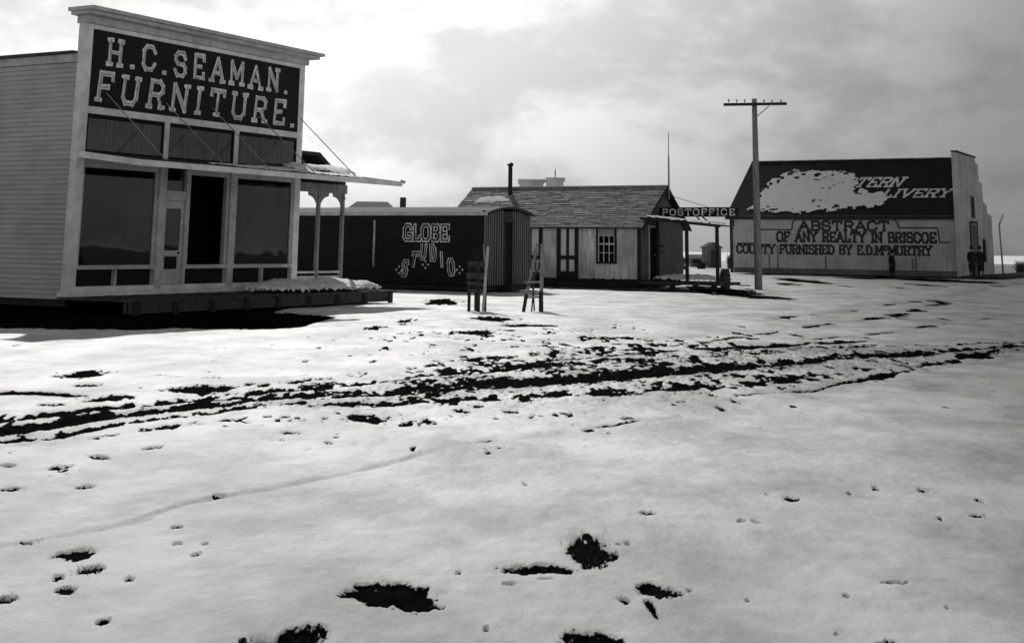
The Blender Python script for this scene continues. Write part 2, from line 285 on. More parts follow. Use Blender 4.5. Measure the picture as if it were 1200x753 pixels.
# ================================================================ THE GROUND
SPOTS = []
def mud_shade_fields(X, Y):
    """mud: bare dark ground, and shade painted in front of the buildings; slush: trodden grey snow; h: snow surface height"""
    K = 1.6*1643
    nA = fbm(X*1.3, Y*.9, 5, 1); nB = fbm(X*6, Y*3.2, 4, 2); nC = fbm(X*.22, Y*.16, 3, 3); nD = fbm(X*2.4, Y*1.0, 4, 11)
    mud_shade = np.full(X.shape, -1.0); slush = np.zeros(X.shape)
    # the waggon road across the picture
    tr = [(-260,520,26),(-100,508,24),(0,500,24),(100,490,22),(200,476,16),(300,466,13),(400,458,16),(500,450,20),(600,442,22),(700,436,21),(800,430,20),(900,424,19),(1000,416,15),(1100,409,9),(1170,403,5),(1300,398,3)]
    P = [(gp(a, b), w) for a, b, w in tr]; px_ = np.array([p.x for p, w in P]); py_ = np.array([p.y for p, w in P]); pw = np.array([w*p.y**2/K for p, w in P])
    Yc = np.interp(X, px_, py_); Yw = np.interp(X, px_, pw); t = (Y-Yc)/Yw
    st = fbm(X*.55, t*2.6+.15*nA, 4, 21); st2 = fbm(X*2.2, t*4.5, 4, 23)
    rut = .34*np.cos(t*math.pi*2.6+.5*st)
    st3 = fbm(X*7.5, Y*2.6, 3, 27); st4 = fbm(X*18, Y*7, 2, 29); road = .62-(.72+.3*np.clip(X/4, 0, 1))*np.abs(t)**1.25 + .75*st + .8*st2 + 1.15*st3 + .7*st4 + rut*1.5 - .27 - .25*np.clip((X-1)/6, 0, 1) + .4*np.clip((-1.5-X)/2.5, 0, 1)*(np.abs(t) < .8)
    inx = (np.abs(X) < 14)
    mud_shade = np.maximum(mud_shade, np.where(inx, road*.7, -1)); slush = np.maximum(slush, np.clip(.95-.6*np.abs(t) + .5*st3, 0, 1)*inx*.6); churn = np.clip(1.5-np.abs(t), 0, 1)*inx*(.035*st3+.02*st4)
    # lesser wheel lines
    def line(pts, wpx, amt, sl, seed):
        nonlocal mud_shade, slush
        Q = [gp(a, b) for a, b in pts]; qx = np.array([q.x for q in Q]); qy = np.array([q.y for q in Q])
        yc = np.interp(X, qx, qy, left=-99, right=-99); yw = wpx*yc**2/K; tt = np.abs(Y-yc-yw*.6*nD)/np.maximum(yw, .01)
        f = 1.0-tt + 1.5*fbm(X*1.1, Y*.6, 3, seed) - amt
        mud_shade = np.maximum(mud_shade, np.where(tt < 2.2, f, -1)); slush = np.maximum(slush, np.clip(1.4-tt, 0, 1)*sl*np.clip(.6+nD, 0, 1))
    line([(-60,645),(0,634),(90,618),(180,602)], 3.2, 1.3, .5, 31)
    line([(100,618),(200,592),(300,572),(400,552),(470,535),(540,514),(640,505),(800,482)], 2.6, 1.35, .6, 33)
    line([(860,458),(950,455),(1040,437),(1090,424),(1185,402)], 2.6, .55, .5, 35)
    line([(820,400),(930,382),(1040,370),(1110,352)], 1.8, 1.0, .5, 37)
    line([(900,372),(1000,362),(1110,346),(1200,330)], 1.3, 1.25, .4, 39)
    line([(930,398),(1020,389),(1100,378),(1200,366)], 1.2, 1.25, .4, 41)
    line([(640,420),(760,410),(900,404),(1000,398),(1120,396)], 2.0, .8, .4, 43)
    line([(-40,460),(50,457),(130,463)], 2.2, .7, .4, 45)
    # single bare spots (centre, width, height in the photo, tilt)
    spots = [(468,695,96,22),(630,663,84,11),(690,638,46,30),(695,746,52,18),(352,744,46,22),(305,750,48,14),(768,686,36,13),(792,690,26,6),(733,700,16,10),(762,706,14,12),(768,716,10,14),
     (105,660,34,14),(88,642,44,12),(70,667,16,8),(80,682,24,12),(4,693,26,14),(122,720,16,9),(238,455,70,9),(98,438,50,9),(104,450,32,4),(180,520,24,7),(70,543,24,8),(118,531,26,5),(10,542,22,5),(128,464,54,6),
     (927,581,24,9),(870,605,14,5),(887,607,11,5),(760,598,26,6),(1050,680,34,4),(993,693,10,6),(1027,568,12,6),(1148,600,22,5),(1147,582,10,5),(208,613,16,6),(207,631,12,5),(241,631,12,5),(229,644,14,5),(254,579,16,6),
     (598,681,20,5),(640,676,20,3),(538,668,8,4),(725,629,9,4),(735,628,12,5),(15,567,26,5),(98,566,24,4),(32,630,26,5),(153,668,14,8),(1040,750,30,8),(690,700,0,0),(810,420,10,5),
     (940,328,36,6),(925,332,34,3),(990,334,10,3),(1100,328,70,2.6),(1040,325,110,2.4),(1085,333,24,4.5),(1135,329,46,3),(1052,336,14,3),(860,343,70,5),(835,338,70,7),(900,347,60,3),(870,333,20,3),  # wide ones by the post office porch paint its cast shadow
     (955,367,12,3),(920,370,10,4),(867,388,16,4),(880,391,12,5),(935,391,14,5),(985,398,20,4),(1050,368,24,4),(1060,372,14,4),(1104,372,10,3),(1016,393,14,3),(870,380,10,4),(1043,418,9,22),(835,458,12,8),(845,474,14,7),(820,456,20,5),
     (560,472,20,5),(540,478,26,6),(600,478,24,5),(430,486,40,7),(735,487,16,6),(690,500,18,4),(385,515,12,5),(340,503,30,3),(620,380,60,3),(520,352,36,6),(440,382,30,6),(475,374,24,7),(580,372,50,5),(250,441,30,3),(205,441,20,3),(560,388,40,4),(1082,571,14,4),
     (310,450,16,6),(345,446,26,4),(385,448,20,4),(366,442,22,3),(190,438,22,3),(60,470,30,5),(860,466,8,4),(900,576,5,3),(1110,709,5,4),(981,737,6,4),(876,694,6,4),(1101,602,5,4),(996,573,5,4),(808,685,6,4),(570,733,6,5)]
    SPOTS[:] = spots
    for cx_, cy_, w, h in spots:
        if w == 0: continue
        c = gp(cx_, cy_); sc_ = 1.0 if w > 34 else .74
        rx = sc_*w/2*c.y/1643; ry = sc_*h/2*c.y**2/K
        sel = (np.abs(X-c.x) < rx*1.9) & (np.abs(Y-c.y) < ry*2.4)
        if not sel.any(): continue
        dx = (X[sel]-c.x)/rx; dy = (Y[sel]-c.y)/ry
        s_ = cx_*.37 + cy_*.11
        if w <= 34: th_ = .6*math.sin(s_*5.1); dx, dy = dx*math.cos(th_)+dy*math.sin(th_), (dy*math.cos(th_)-dx*math.sin(th_))*1.25
        n = (.95 if w > 34 else 1.5)*fbm(X[sel]*2.2/max(rx,.12), Y[sel]*1.6/max(ry,.12), 5, int(s_), .65)
        mud_shade[sel] = np.maximum(mud_shade[sel], (1.08-np.hypot(dx, dy)+n)*(.9 if w > 34 else 1.3))
        slush[sel] = np.maximum(slush[sel], np.clip(1.5-np.hypot(dx, dy), 0, 1)*.35)
    # scattered clods between the road and the fronts
    sc = .7*fbm(X*3.4, Y*1.1, 3, 51)+.55*fbm(X*11, Y*3.6, 2, 53); den = np.exp(-((X-1.5)/7)**2)*np.exp(-((Y-24)/10)**2)
    mud_shade = np.maximum(mud_shade, (sc - (1.12-.98*den))*3)
    sc2 = fbm(X*5.5, Y*3.4, 2, 57); mud_shade = np.maximum(mud_shade, np.where((Y > 10) & (Y < 34), (sc2-.78 + .05*nC)*3, -1))
    # store and post office cast shadows, laid on as dark bare ground
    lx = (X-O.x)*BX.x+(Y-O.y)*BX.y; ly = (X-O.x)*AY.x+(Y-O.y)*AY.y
    # store strip: outline traces the edge of its shadow
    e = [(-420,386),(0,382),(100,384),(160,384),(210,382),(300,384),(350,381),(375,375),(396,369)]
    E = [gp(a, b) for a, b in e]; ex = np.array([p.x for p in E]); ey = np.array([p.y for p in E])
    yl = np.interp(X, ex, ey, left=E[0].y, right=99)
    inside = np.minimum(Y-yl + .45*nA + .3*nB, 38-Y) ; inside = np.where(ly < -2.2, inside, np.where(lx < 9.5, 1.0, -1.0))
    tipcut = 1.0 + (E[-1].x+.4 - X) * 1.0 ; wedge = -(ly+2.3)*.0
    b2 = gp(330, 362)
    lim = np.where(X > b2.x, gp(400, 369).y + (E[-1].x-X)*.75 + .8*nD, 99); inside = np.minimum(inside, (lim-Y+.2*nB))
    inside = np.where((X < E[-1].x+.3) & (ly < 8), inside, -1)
    mud_shade = np.maximum(mud_shade, inside*1.2)
    # post office shadow band, darkened in the ground colour
    pb = (np.abs(lx-28.6 - .25*nA) < 1.1) & (ly > -5.6) & (ly < 6); mud_shade = np.where(pb, np.maximum(mud_shade, .25+.35*nD+.3*nB), mud_shade)
    pb = (np.abs(lx-24.8) < .4) & (ly > -.2) & (ly < 1.0); mud_shade = np.where(pb, np.maximum(mud_shade, .3+.3*nD), mud_shade)
    pb = (np.abs(ly-0.3) < .35) & (lx > 20.3) & (lx < 24.4); mud_shade = np.where(pb, np.maximum(mud_shade, .15+.5*nD), mud_shade)
    inb = (lx > 20.5) & (lx < 24.4) & (ly > .6); mud_shade = np.where(inb, -.5, mud_shade)
    return mud_shade, slush, nA, nB, nC, nD, churn
def far_drop(Y, X=0): return np.where(Y > 112, -.0052*(Y-112), 0.0)*np.where(Y > 1600, 1600/np.maximum(Y, 1), 1)
def build_ground():
    ys = np.concatenate([np.linspace(-60, 4.2, 16)[:-1], np.geomspace(4.2, 135, 900), np.geomspace(137, 6000, 50)])
    ts = np.concatenate([-np.geomspace(14, .45, 22), np.linspace(-.44, .44, 1100), np.geomspace(.45, 14, 22)])
    T, Y = np.meshgrid(ts, ys); X = T*np.maximum(Y, 4.2)
    near = (Y > 3.5) & (Y < 140)
    mud_shade, slush, nA, nB, nC, nD, churn = mud_shade_fields(X, Y)
    mud_shade = np.where(near, mud_shade, -1); slush = np.where(near, slush, 0)
    snow = 1/(1+np.exp(-np.clip(-mud_shade*14+1.0, -30, 30)))
    fb = np.clip(16/np.maximum(Y, 4), 0, 1)**1.5; fa = np.clip(30/np.maximum(Y, 4), 0, 1)**1.3
    h = .028*snow*np.clip(fb+.35, 0, 1) + .028*nC + (.030*nA*fa + .0045*nB*fb)*near
    h += churn*near + near*fb*(.010*np.abs(fbm(X*2.6, Y*1.7, 4, 81)) + .006*fbm(X*11, Y*8, 2, 83)*np.clip(nA+.4, 0, 1))
    h += -.02*slush + (1-snow)*.012*nB*fb
    dy = .012*fbm(X*2.2, Y*1.1, 3, 71)*near*fa
    h += dy - .05
    Z = h + far_drop(Y)
    m = bpy.data.materials.new('snowy_ground'); m.use_nodes = True; nt = m.node_tree; N = nt.nodes.new; L = nt.links.new; b = nt.nodes['Principled BSDF']
    b.inputs['Roughness'].default_value = .95; b.inputs['Specular IOR Level'].default_value = .06
    at_ = N('ShaderNodeAttribute'); at_.attribute_name = 'mud_shade'; as_ = N('ShaderNodeAttribute'); as_.attribute_name = 'slush'
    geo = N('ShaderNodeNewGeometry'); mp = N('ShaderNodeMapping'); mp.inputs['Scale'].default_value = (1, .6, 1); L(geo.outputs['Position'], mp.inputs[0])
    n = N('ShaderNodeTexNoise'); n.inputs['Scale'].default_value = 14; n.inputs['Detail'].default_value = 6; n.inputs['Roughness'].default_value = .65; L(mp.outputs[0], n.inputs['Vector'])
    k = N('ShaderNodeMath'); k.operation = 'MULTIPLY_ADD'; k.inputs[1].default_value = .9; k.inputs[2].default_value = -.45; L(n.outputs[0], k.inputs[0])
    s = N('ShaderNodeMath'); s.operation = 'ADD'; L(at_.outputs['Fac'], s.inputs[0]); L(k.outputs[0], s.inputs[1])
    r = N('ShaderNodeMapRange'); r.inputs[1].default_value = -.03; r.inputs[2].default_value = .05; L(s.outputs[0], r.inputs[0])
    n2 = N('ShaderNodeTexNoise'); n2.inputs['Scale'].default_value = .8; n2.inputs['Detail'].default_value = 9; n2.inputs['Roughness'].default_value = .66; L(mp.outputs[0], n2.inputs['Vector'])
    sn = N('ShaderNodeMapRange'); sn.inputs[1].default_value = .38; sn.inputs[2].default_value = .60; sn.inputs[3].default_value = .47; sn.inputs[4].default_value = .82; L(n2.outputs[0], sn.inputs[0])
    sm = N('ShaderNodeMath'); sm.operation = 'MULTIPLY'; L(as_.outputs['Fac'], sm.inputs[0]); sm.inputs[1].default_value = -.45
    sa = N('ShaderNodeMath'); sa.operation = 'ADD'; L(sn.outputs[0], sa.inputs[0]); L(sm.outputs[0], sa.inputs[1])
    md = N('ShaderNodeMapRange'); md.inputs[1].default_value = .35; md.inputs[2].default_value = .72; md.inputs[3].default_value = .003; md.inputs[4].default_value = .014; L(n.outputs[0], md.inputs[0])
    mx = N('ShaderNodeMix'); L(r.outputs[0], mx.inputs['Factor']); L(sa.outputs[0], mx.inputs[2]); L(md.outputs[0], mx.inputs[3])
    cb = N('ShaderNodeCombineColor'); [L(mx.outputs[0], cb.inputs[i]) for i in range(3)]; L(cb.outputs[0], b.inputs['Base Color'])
    sp = N('ShaderNodeMapRange'); sp.inputs[3].default_value = .18; sp.inputs[4].default_value = .0; L(r.outputs[0], sp.inputs[0]); L(sp.outputs[0], b.inputs['Specular IOR Level']); b.inputs['Roughness'].default_value = .6
    n3 = N('ShaderNodeTexNoise'); n3.inputs['Scale'].default_value = 7; n3.inputs['Detail'].default_value = 10; n3.inputs['Roughness'].default_value = .72; L(mp.outputs[0], n3.inputs['Vector'])
    bp = N('ShaderNodeBump'); bp.inputs['Strength'].default_value = .5; bp.inputs['Distance'].default_value = .05; L(n3.outputs[0], bp.inputs['Height']); L(bp.outputs[0], b.inputs['Normal'])
    o = grid_mesh('ground', X, Y, Z, attrs={'mud_shade': mud_shade, 'slush': slush}, m=m); tag(o, kind='structure')
build_ground()
def build_grass():
    rnd = random.Random(44); mb = MB(); K = 1.6*1643
    for cx_, cy_, w, h in SPOTS:
        if w < 24 or cy_ < 500: continue
        c = gp(cx_, cy_); rx = w/2*c.y/1643; ry = h/2*c.y**2/K; n = int(min(420, 30+rx*ry*3000))
        for _ in range(n):
            r = math.sqrt(rnd.random())*.95; a = rnd.uniform(0, 6.283); x = c.x+rx*r*math.cos(a); y = c.y+ry*r*math.sin(a)
            H = rnd.uniform(-.012, .012); lx_, ly_ = rnd.gauss(0, .02), rnd.gauss(0, .02); wd = rnd.uniform(.001, .0022); t = rnd.uniform(0, 3.14); dx, dy = wd*math.cos(t), wd*math.sin(t)
            mb.add([(x-dx, y-dy, -.06), (x+dx, y+dy, -.06), (x+lx_*.5+dx*.7, y+ly_*.5+dy*.7, -.04+H*.6), (x+lx_*1.2, y+ly_*1.2, -.022+H)], [(0, 1, 2), (0, 2, 3)])
    tag(mb.build('dry_grass', M['grass'], None), kind='stuff')
build_grass()

# ================================================================ FURNITURE STORE
def facade_b(px, yoff=0.0):          # distance along the front for a column of the photo
    lo, hi = -3.0, 20.0
    for _ in range(40):
        mid = (lo+hi)/2
        if project(GW(mid, yoff, 1.6))[0] < px: lo = mid
        else: hi = mid
    return lo
def build_store():
    W_ = 8.75; DEP = 15.0; H = 6.15; HP = 7.2
    st = empty('furniture_store', O, TH, label='tall false fronted wooden store with big lettered sign and canopy over its porch', cat='store')
    # clapboard side, each board lapped over the next
    def clap(x0, x1, y0, y1, z0, z1, face, pitch=.118):
        mb = MB(); z = z0; n = 0
        while z < z1-.01:
            zt = min(z+pitch, z1); lap = .045
            if face == 'near': mb.prismx([], 0, 0) if 0 else mb.hexa([(x0-lap, y0, z), (x0, y0, z), (x0, y1, z), (x0-lap, y1, z), (x0-.004, y0, zt), (x0, y0, zt), (x0, y1, zt), (x0-.004, y1, zt)])
            else: mb.hexa([(x1, y0, z), (x1+lap, y0, z), (x1+lap, y1, z), (x1, y1, z), (x1, y0, zt), (x1+.004, y0, zt), (x1+.004, y1, zt), (x1, y1, zt)])
            z = zt
        return mb
    clap(0, 0, .16, DEP, .27, H-.2, 'near').build('side_wall', M['clap'], st)
    clap(0, W_, .16, DEP, .27, H-.2, 'far').build('side_wall', M['clap'], st)
    MB().box(0, W_, DEP-.1, DEP, .27, H).build('back_wall', M['clap'], st)
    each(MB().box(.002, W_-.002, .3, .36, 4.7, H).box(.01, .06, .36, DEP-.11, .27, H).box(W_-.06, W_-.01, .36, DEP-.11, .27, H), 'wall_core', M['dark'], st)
    r = MB().box(-.16, W_+.16, .24, DEP+.2, H+.0, H+.07); r.build('roof', M['plank'], st)
    each(MB().box(-.05, -.002, .17, DEP, H-.2, H-.003).box(W_+.002, W_+.05, .17, DEP, H-.2, H-.003), 'frieze_board', M['trim_dull'], st)
    MB().box(-.0, W_, .05, DEP-.12, .1, .27).build('foundation', M['dark_timber'], st)
    # false front: wall panel behind the sign and cornice
    MB().box(0.0, W_, .03, .24, 3.72, HP-.15).build('front_wall', M['trim_dull'], st)
    for x0, x1 in ((-.06, .20), (W_-.2, W_+.06)): MB().box(x0, x1, -.05, .16, .45, HP-.16).build('corner_board', M['trim'], st)
    co = MB().box(-.35, W_+.35, -.55, .30, HP-.03, HP+.06).box(-.28, W_+.28, -.42, .26, HP-.12, HP-.034).box(-.1, W_+.1, -.16, .22, HP-.30, HP-.124)
    co.build('cornice', M['trim_dull'], st)
    MB().box(.2, W_-.2, -.09, .018, 6.78, HP-.31).build('sign_rail', M['trim'], st)
    MB().box(.2, W_-.2, -.09, .018, 4.70, 4.87).build('sign_rail', M['trim'], st)
    sg = MB().box(.21, W_-.21, -.06, .015, 4.875, 6.775).build('sign_board', M['sign'], st)
    fn = lambda u, v, w: (u, -.062-w, v)
    h1 = .60; t = 'H.C.SEAMAN.'; mb = MB(); gp1 = (7.95-.75-text_width(t, h1, .84, 0))/h1/10; lettering(mb, t, .75, 5.99, h1, fn, wr=.84, gap=gp1, sw=.19, jitter=.03)
    h2 = .66; t = 'FURNITURE.'; gp2 = (8.33-.42-text_width(t, h2, .95, 0))/h2/9; lettering(mb, t, .42, 5.06, h2, fn, wr=.95, gap=gp2, sw=.18, shear=.10, jitter=.02)
    mb.build('lettering', M['letter'], st)
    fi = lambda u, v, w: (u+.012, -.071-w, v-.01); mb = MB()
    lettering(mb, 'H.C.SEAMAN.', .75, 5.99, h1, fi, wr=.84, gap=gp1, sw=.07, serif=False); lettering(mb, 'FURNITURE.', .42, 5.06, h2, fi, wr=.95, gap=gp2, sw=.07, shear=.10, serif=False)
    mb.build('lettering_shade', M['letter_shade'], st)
    # transom lights with gathered curtains
    zb, zt = 3.80, 4.66
    cols = [.20, 3.0, 5.8, W_-.2]
    for i in range(3):
        x0 = cols[i] + (.09 if i else 0); x1 = cols[i+1] - (.09 if i < 2 else 0)
        w_ = MB().box(x0, x1, -.05, .0, zt-.06, zt+.038).box(x0, x1, -.05, .0, zb-.08, zb+.02).box(x0, x0+.05, -.05, .0, zb+.02, zt-.06).box(x1-.05, x1, -.05, .0, zb+.02, zt-.06).build('transom_window', M['panel'], st)
        MB().add([(x0+.05, -.02, zb+.02), (x1-.05, -.02, zb+.02), (x1-.05, -.02, zt-.06), (x0+.05, -.02, zt-.06)], [(0, 1, 2, 3)]).build('pane', M['glass'], w_)
        n = 90; vs = []
        for k in range(n+1):
            x = x0+.05+(x1-x0-.1)*k/n; y = .0+.015*math.sin(k*.62+i); vs += [(x, y, zb), (x, y, zt-.02)]
        MB().add(vs, [(2*k, 2*k+2, 2*k+3, 2*k+1) for k in range(n)]).build('curtain', M['curtain'], w_)
    for x in (3.0, 5.8): MB().box(x-.09, x+.09, -.07, .016, zb-.08, 4.698).build('mullion', M['trim'], st)
    # ground floor: pilasters, windows, door
    for x, w2 in ((3.0, .13), (5.8, .12)): MB().box(x-w2, x+w2, -.06, .22, .45, 3.719).build('pilaster', M['trim_dull'], st)
    MB().box(.2, W_-.2, -.04, .2, .45, .56).box(-.08, W_+.08, -.09, .25, .33, .448).build('base_board', M['trim'], st)
    def shop_window(x0, x1, lights, glazed=True):
        f = MB().box(x0, x1, -.05, .08, .96, 1.06).box(x0, x1, .0, .08, 3.4, 3.719).box(x0, x0+.09, .0, .08, 1.06, 3.4).box(x1-.09, x1, .0, .08, 1.06, 3.4)
        w_ = f.build('shop_window', M['trim_dull'], st)
        for q in range(1, lights): 
            xq = x0+(x1-x0)*q/lights; MB().box(xq-.03, xq+.03, -.03, .09, .565, .955).build('mullion', M['trim_dull'], w_)
        MB().box(x0, x1, .1, .14, .565, .955).build('kick_panel', M['panel'], w_)
        if glazed: MB().add([(x0+.09, .04, 1.06), (x1-.09, .04, 1.06), (x1-.09, .04, 3.4), (x0+.09, .04, 3.4)], [(0, 1, 2, 3)]).build('pane', M['glass'], w_)
        MB().box(x0, x1, .142, 1.2, .9, .955).build('display_floor', M['panel'], w_)
    shop_window(.2, 2.86, 2); shop_window(4.02, 5.67, 1, False); shop_window(5.93, W_-.2, 2)
    # dark room behind the glass
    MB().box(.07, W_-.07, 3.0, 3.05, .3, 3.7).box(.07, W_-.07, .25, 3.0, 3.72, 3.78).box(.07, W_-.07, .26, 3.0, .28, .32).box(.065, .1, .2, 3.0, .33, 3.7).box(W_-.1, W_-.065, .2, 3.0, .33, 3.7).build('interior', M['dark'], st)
    # door with glass above and two panels
    MB().box(3.92, 4.018, -.04, .2, .565, 3.719).box(3.132, 3.918, -.02, .14, 2.70, 2.95).build('door_frame', M['trim_dull'], st)
    d = MB().box(3.14, 3.24, .02, .08, .57, 2.69).box(3.81, 3.91, .02, .08, .57, 2.69).box(3.24, 3.81, .02, .08, 2.5, 2.69).box(3.24, 3.81, .02, .08, 1.30, 1.42).box(3.24, 3.81, .02, .08, .57, .92).box(3.24, 3.81, .05, .07, .92, 1.30).build('door', M['trim_dull'], st)
    MB().box(3.3, 3.75, .03, .045, .95, 1.27).build('door_panel', M['panel'], d)
    MB().add([(3.24, .05, 1.42), (3.81, .05, 1.42), (3.81, .05, 2.5), (3.24, .05, 2.5)], [(0, 1, 2, 3)]).build('pane', M['glass'], d)
    MB().tube((3.77, -.02, 1.36), (3.77, .02, 1.36), .03).build('handle', M['iron'], d)
    MB().add([(3.14, .05, 2.95), (3.91, .05, 2.95), (3.91, .05, 3.6), (3.14, .05, 3.6)], [(0, 1, 2, 3)]).build('door_transom', M['glass'], st)
    # canopy hung on iron rods
    x0, x1, yo = -.02, 10.95, -2.2; zw, zo = 3.76, 3.50
    cn = MB().prismx([(-.055, zw-.04), (-.055, zw), (yo, zo), (yo, zo-.04)], x0, x1)
    cno = cn.build('canopy', M['plank'], st)
    MB().prismx([(yo, zo+.012), (yo-.04, zo+.012), (yo-.04, zo-.13), (yo, zo-.13)], x0-.02, x1+.02).build('fascia', M['trim'], cno)
    each(MB().prismx([(-.06, zw+.012), (-.06, zw-.14), (yo+.001, zo-.13), (yo+.001, zo+.012)], x0-.03, x0-.003).prismx([(-.06, zw+.012), (-.06, zw-.14), (yo+.001, zo-.13), (yo+.001, zo+.012)], x1+.003, x1+.03), 'fascia', M['trim'], cno)
    rf = MB()
    for k in range(12):
        x = .3+k*.93; rf.hexa([(x, -.06, zw-.13), (x+.05, -.06, zw-.13), (x+.05, yo+.03, zo-.12), (x, yo+.03, zo-.12), (x, -.06, zw-.045), (x+.05, -.06, zw-.045), (x+.05, yo+.03, zo-.045), (x, yo+.03, zo-.045)])
    each(rf, 'rafter', M['timber'], cno)
    for x, z in ((.75, 5.25), (2.9, 5.2), (4.7, 5.25), (6.7, 5.2), (W_-.1, 5.3)):
        MB().tube((x, -.07, z), (x+.06, yo+.05, zo+.01), .014, n=6).build('stay_rod', M['rod'], st)
    MB().tube((x1+.0, yo, zo+.02), (x1+.12, yo-.05, zo+.0), .05, n=8).build('gutter_end', M['trim_dull'], cno)
    # side porch beyond the far corner
    po = MB().box(W_+.07, 11.25, -.02, .09, 3.17, 3.44).build('porch_beam', M['timber'], st)
    for x in (9.85, 11.1):
        p = MB().box(x-.05, x+.05, -.01, .09, .45, 3.169).box(x-.07, x+.07, -.03, .11, 3.0, 3.06).box(x-.07, x+.07, -.03, .11, .45, .62)
        pp = p.build('porch_post', M['timber'], st)
        for s in (-1, 1):
            if x > 11 and s > 0: continue
            pts = [(x+s*.052, 3.165), (x+s*.52, 3.165), (x+s*.50, 3.10)]+[(x+s*(.05+.42*(1-math.cos(a))), 3.06-.42+.42*math.sin(a)) for a in [math.pi/2*(1-q/6) for q in range(7)]]
            MB().prism(pts if s < 0 else pts[::-1], .02, .06).build('bracket', M['timber'], pp)
    for x in (9.85, 11.1): MB().box(x-.05, x+.05, 4.9, 5.0, .3, 3.4).build('porch_post', M['timber'], st)
    each(MB().box(W_+.07, 9.79, .01, .05, .78, .84).box(9.91, 11.04, .01, .05, .78, .84).box(W_+.07, 9.79, .015, .045, .5, .70).box(9.91, 11.04, .015, .045, .5, .70), 'porch_rail', M['trim_dull'], st)
    MB().box(W_+.07, 11.3, .0, 5.1, .34, .44).build('porch_floor', M['plank'], st)
    MB().prism([(W_+.07, 3.45), (11.35, 3.45), (11.35, 3.55), (9.95, 4.38), (W_+.07, 4.38), (W_+.07, 4.28), (9.9, 4.28), (11.0, 3.56), (W_+.07, 3.56)], .12, 5.2).build('porch_roof', M['far_dark'], st)
    # boardwalk
    bw_ = MB(); bxs = -.4
    while bxs < 10.25:
        w = .19; zt = .33+random.uniform(-.008, .008); bw_.box(bxs, bxs+w-.012, -2.45+random.uniform(-.03, .03), -.1, zt-.045, zt); bxs += w
    k = bw_.build('boardwalk', M['plank'], None); k.location = O; k.rotation_euler = (0, 0, TH)
    bt = empty('plank_boardwalk', O, TH, label='raised plank boardwalk along the front of the tall furniture store', cat='boardwalk')
    k.location = (0, 0, 0); k.rotation_euler = (0, 0, 0); k.parent = bt; k.name = 'decking'
    MB().box(-.38, 10.22, -2.40, -2.33, .02, .285).box(-.38, 10.22, -2.26, -2.19, .02, .284).build('edge_timber', M['plank'], bt)
    e = MB()
    for q in range(9): e.box(-.3+q*1.3, -.12+q*1.3, -2.46, -2.405, -.02, .28)
    each(e, 'support_block', M['dark_timber'], bt)
    MB().box(10.12, 10.2, -2.18, -.15, .02, .284).build('end_timber', M['plank'], bt)
    # snow on the boardwalk and the canopy
    def onwalk(U, V, Wd):
        return O.x+U*BX.x+V*AY.x, O.y+U*BX.y+V*AY.y, .335+Wd
    s = snow_sheet('snow_heap', [(5.0, -1.5), (6.0, -2.2), (8.3, -2.2), (10.1, -2.3), (10.15, -.3), (9, -.25), (5.9, -.3)], onwalk, .36, .05, M['snow'], edge=.9, seed=4, rag=.22, bump=.3)
    tag(s, kind='stuff')
    def oncan(U, V, Wd):
        t = (V+.06)/(yo+.06); return O.x+U*BX.x+V*AY.x, O.y+U*BX.y+V*AY.y, zw+(zo-zw)*t+.004+Wd
    s = snow_sheet('snow_on_canopy', [(3.4, -1.9), (4.2, -2.1), (5.5, -2.13), (9.0, -2.15), (9.6, -1.8), (9.9, -.8), (9.4, -.2), (6.5, -.15), (5, -.9), (3.2, -1.2)], oncan, .07, .06, M['snow'], edge=.3, seed=6, rag=.12, bump=.3)
    tag(s, kind='stuff')
    s = snow_sheet('snow_on_canopy', [(7.0, -1.2), (8.4, -1.6), (9.7, -1.5), (9.95, -.6), (9.4, -.1), (7.6, -.1)], oncan, .30, .06, M['snow'], edge=.9, seed=8, rag=.15, bump=.25)
    tag(s, kind='stuff')
build_store()

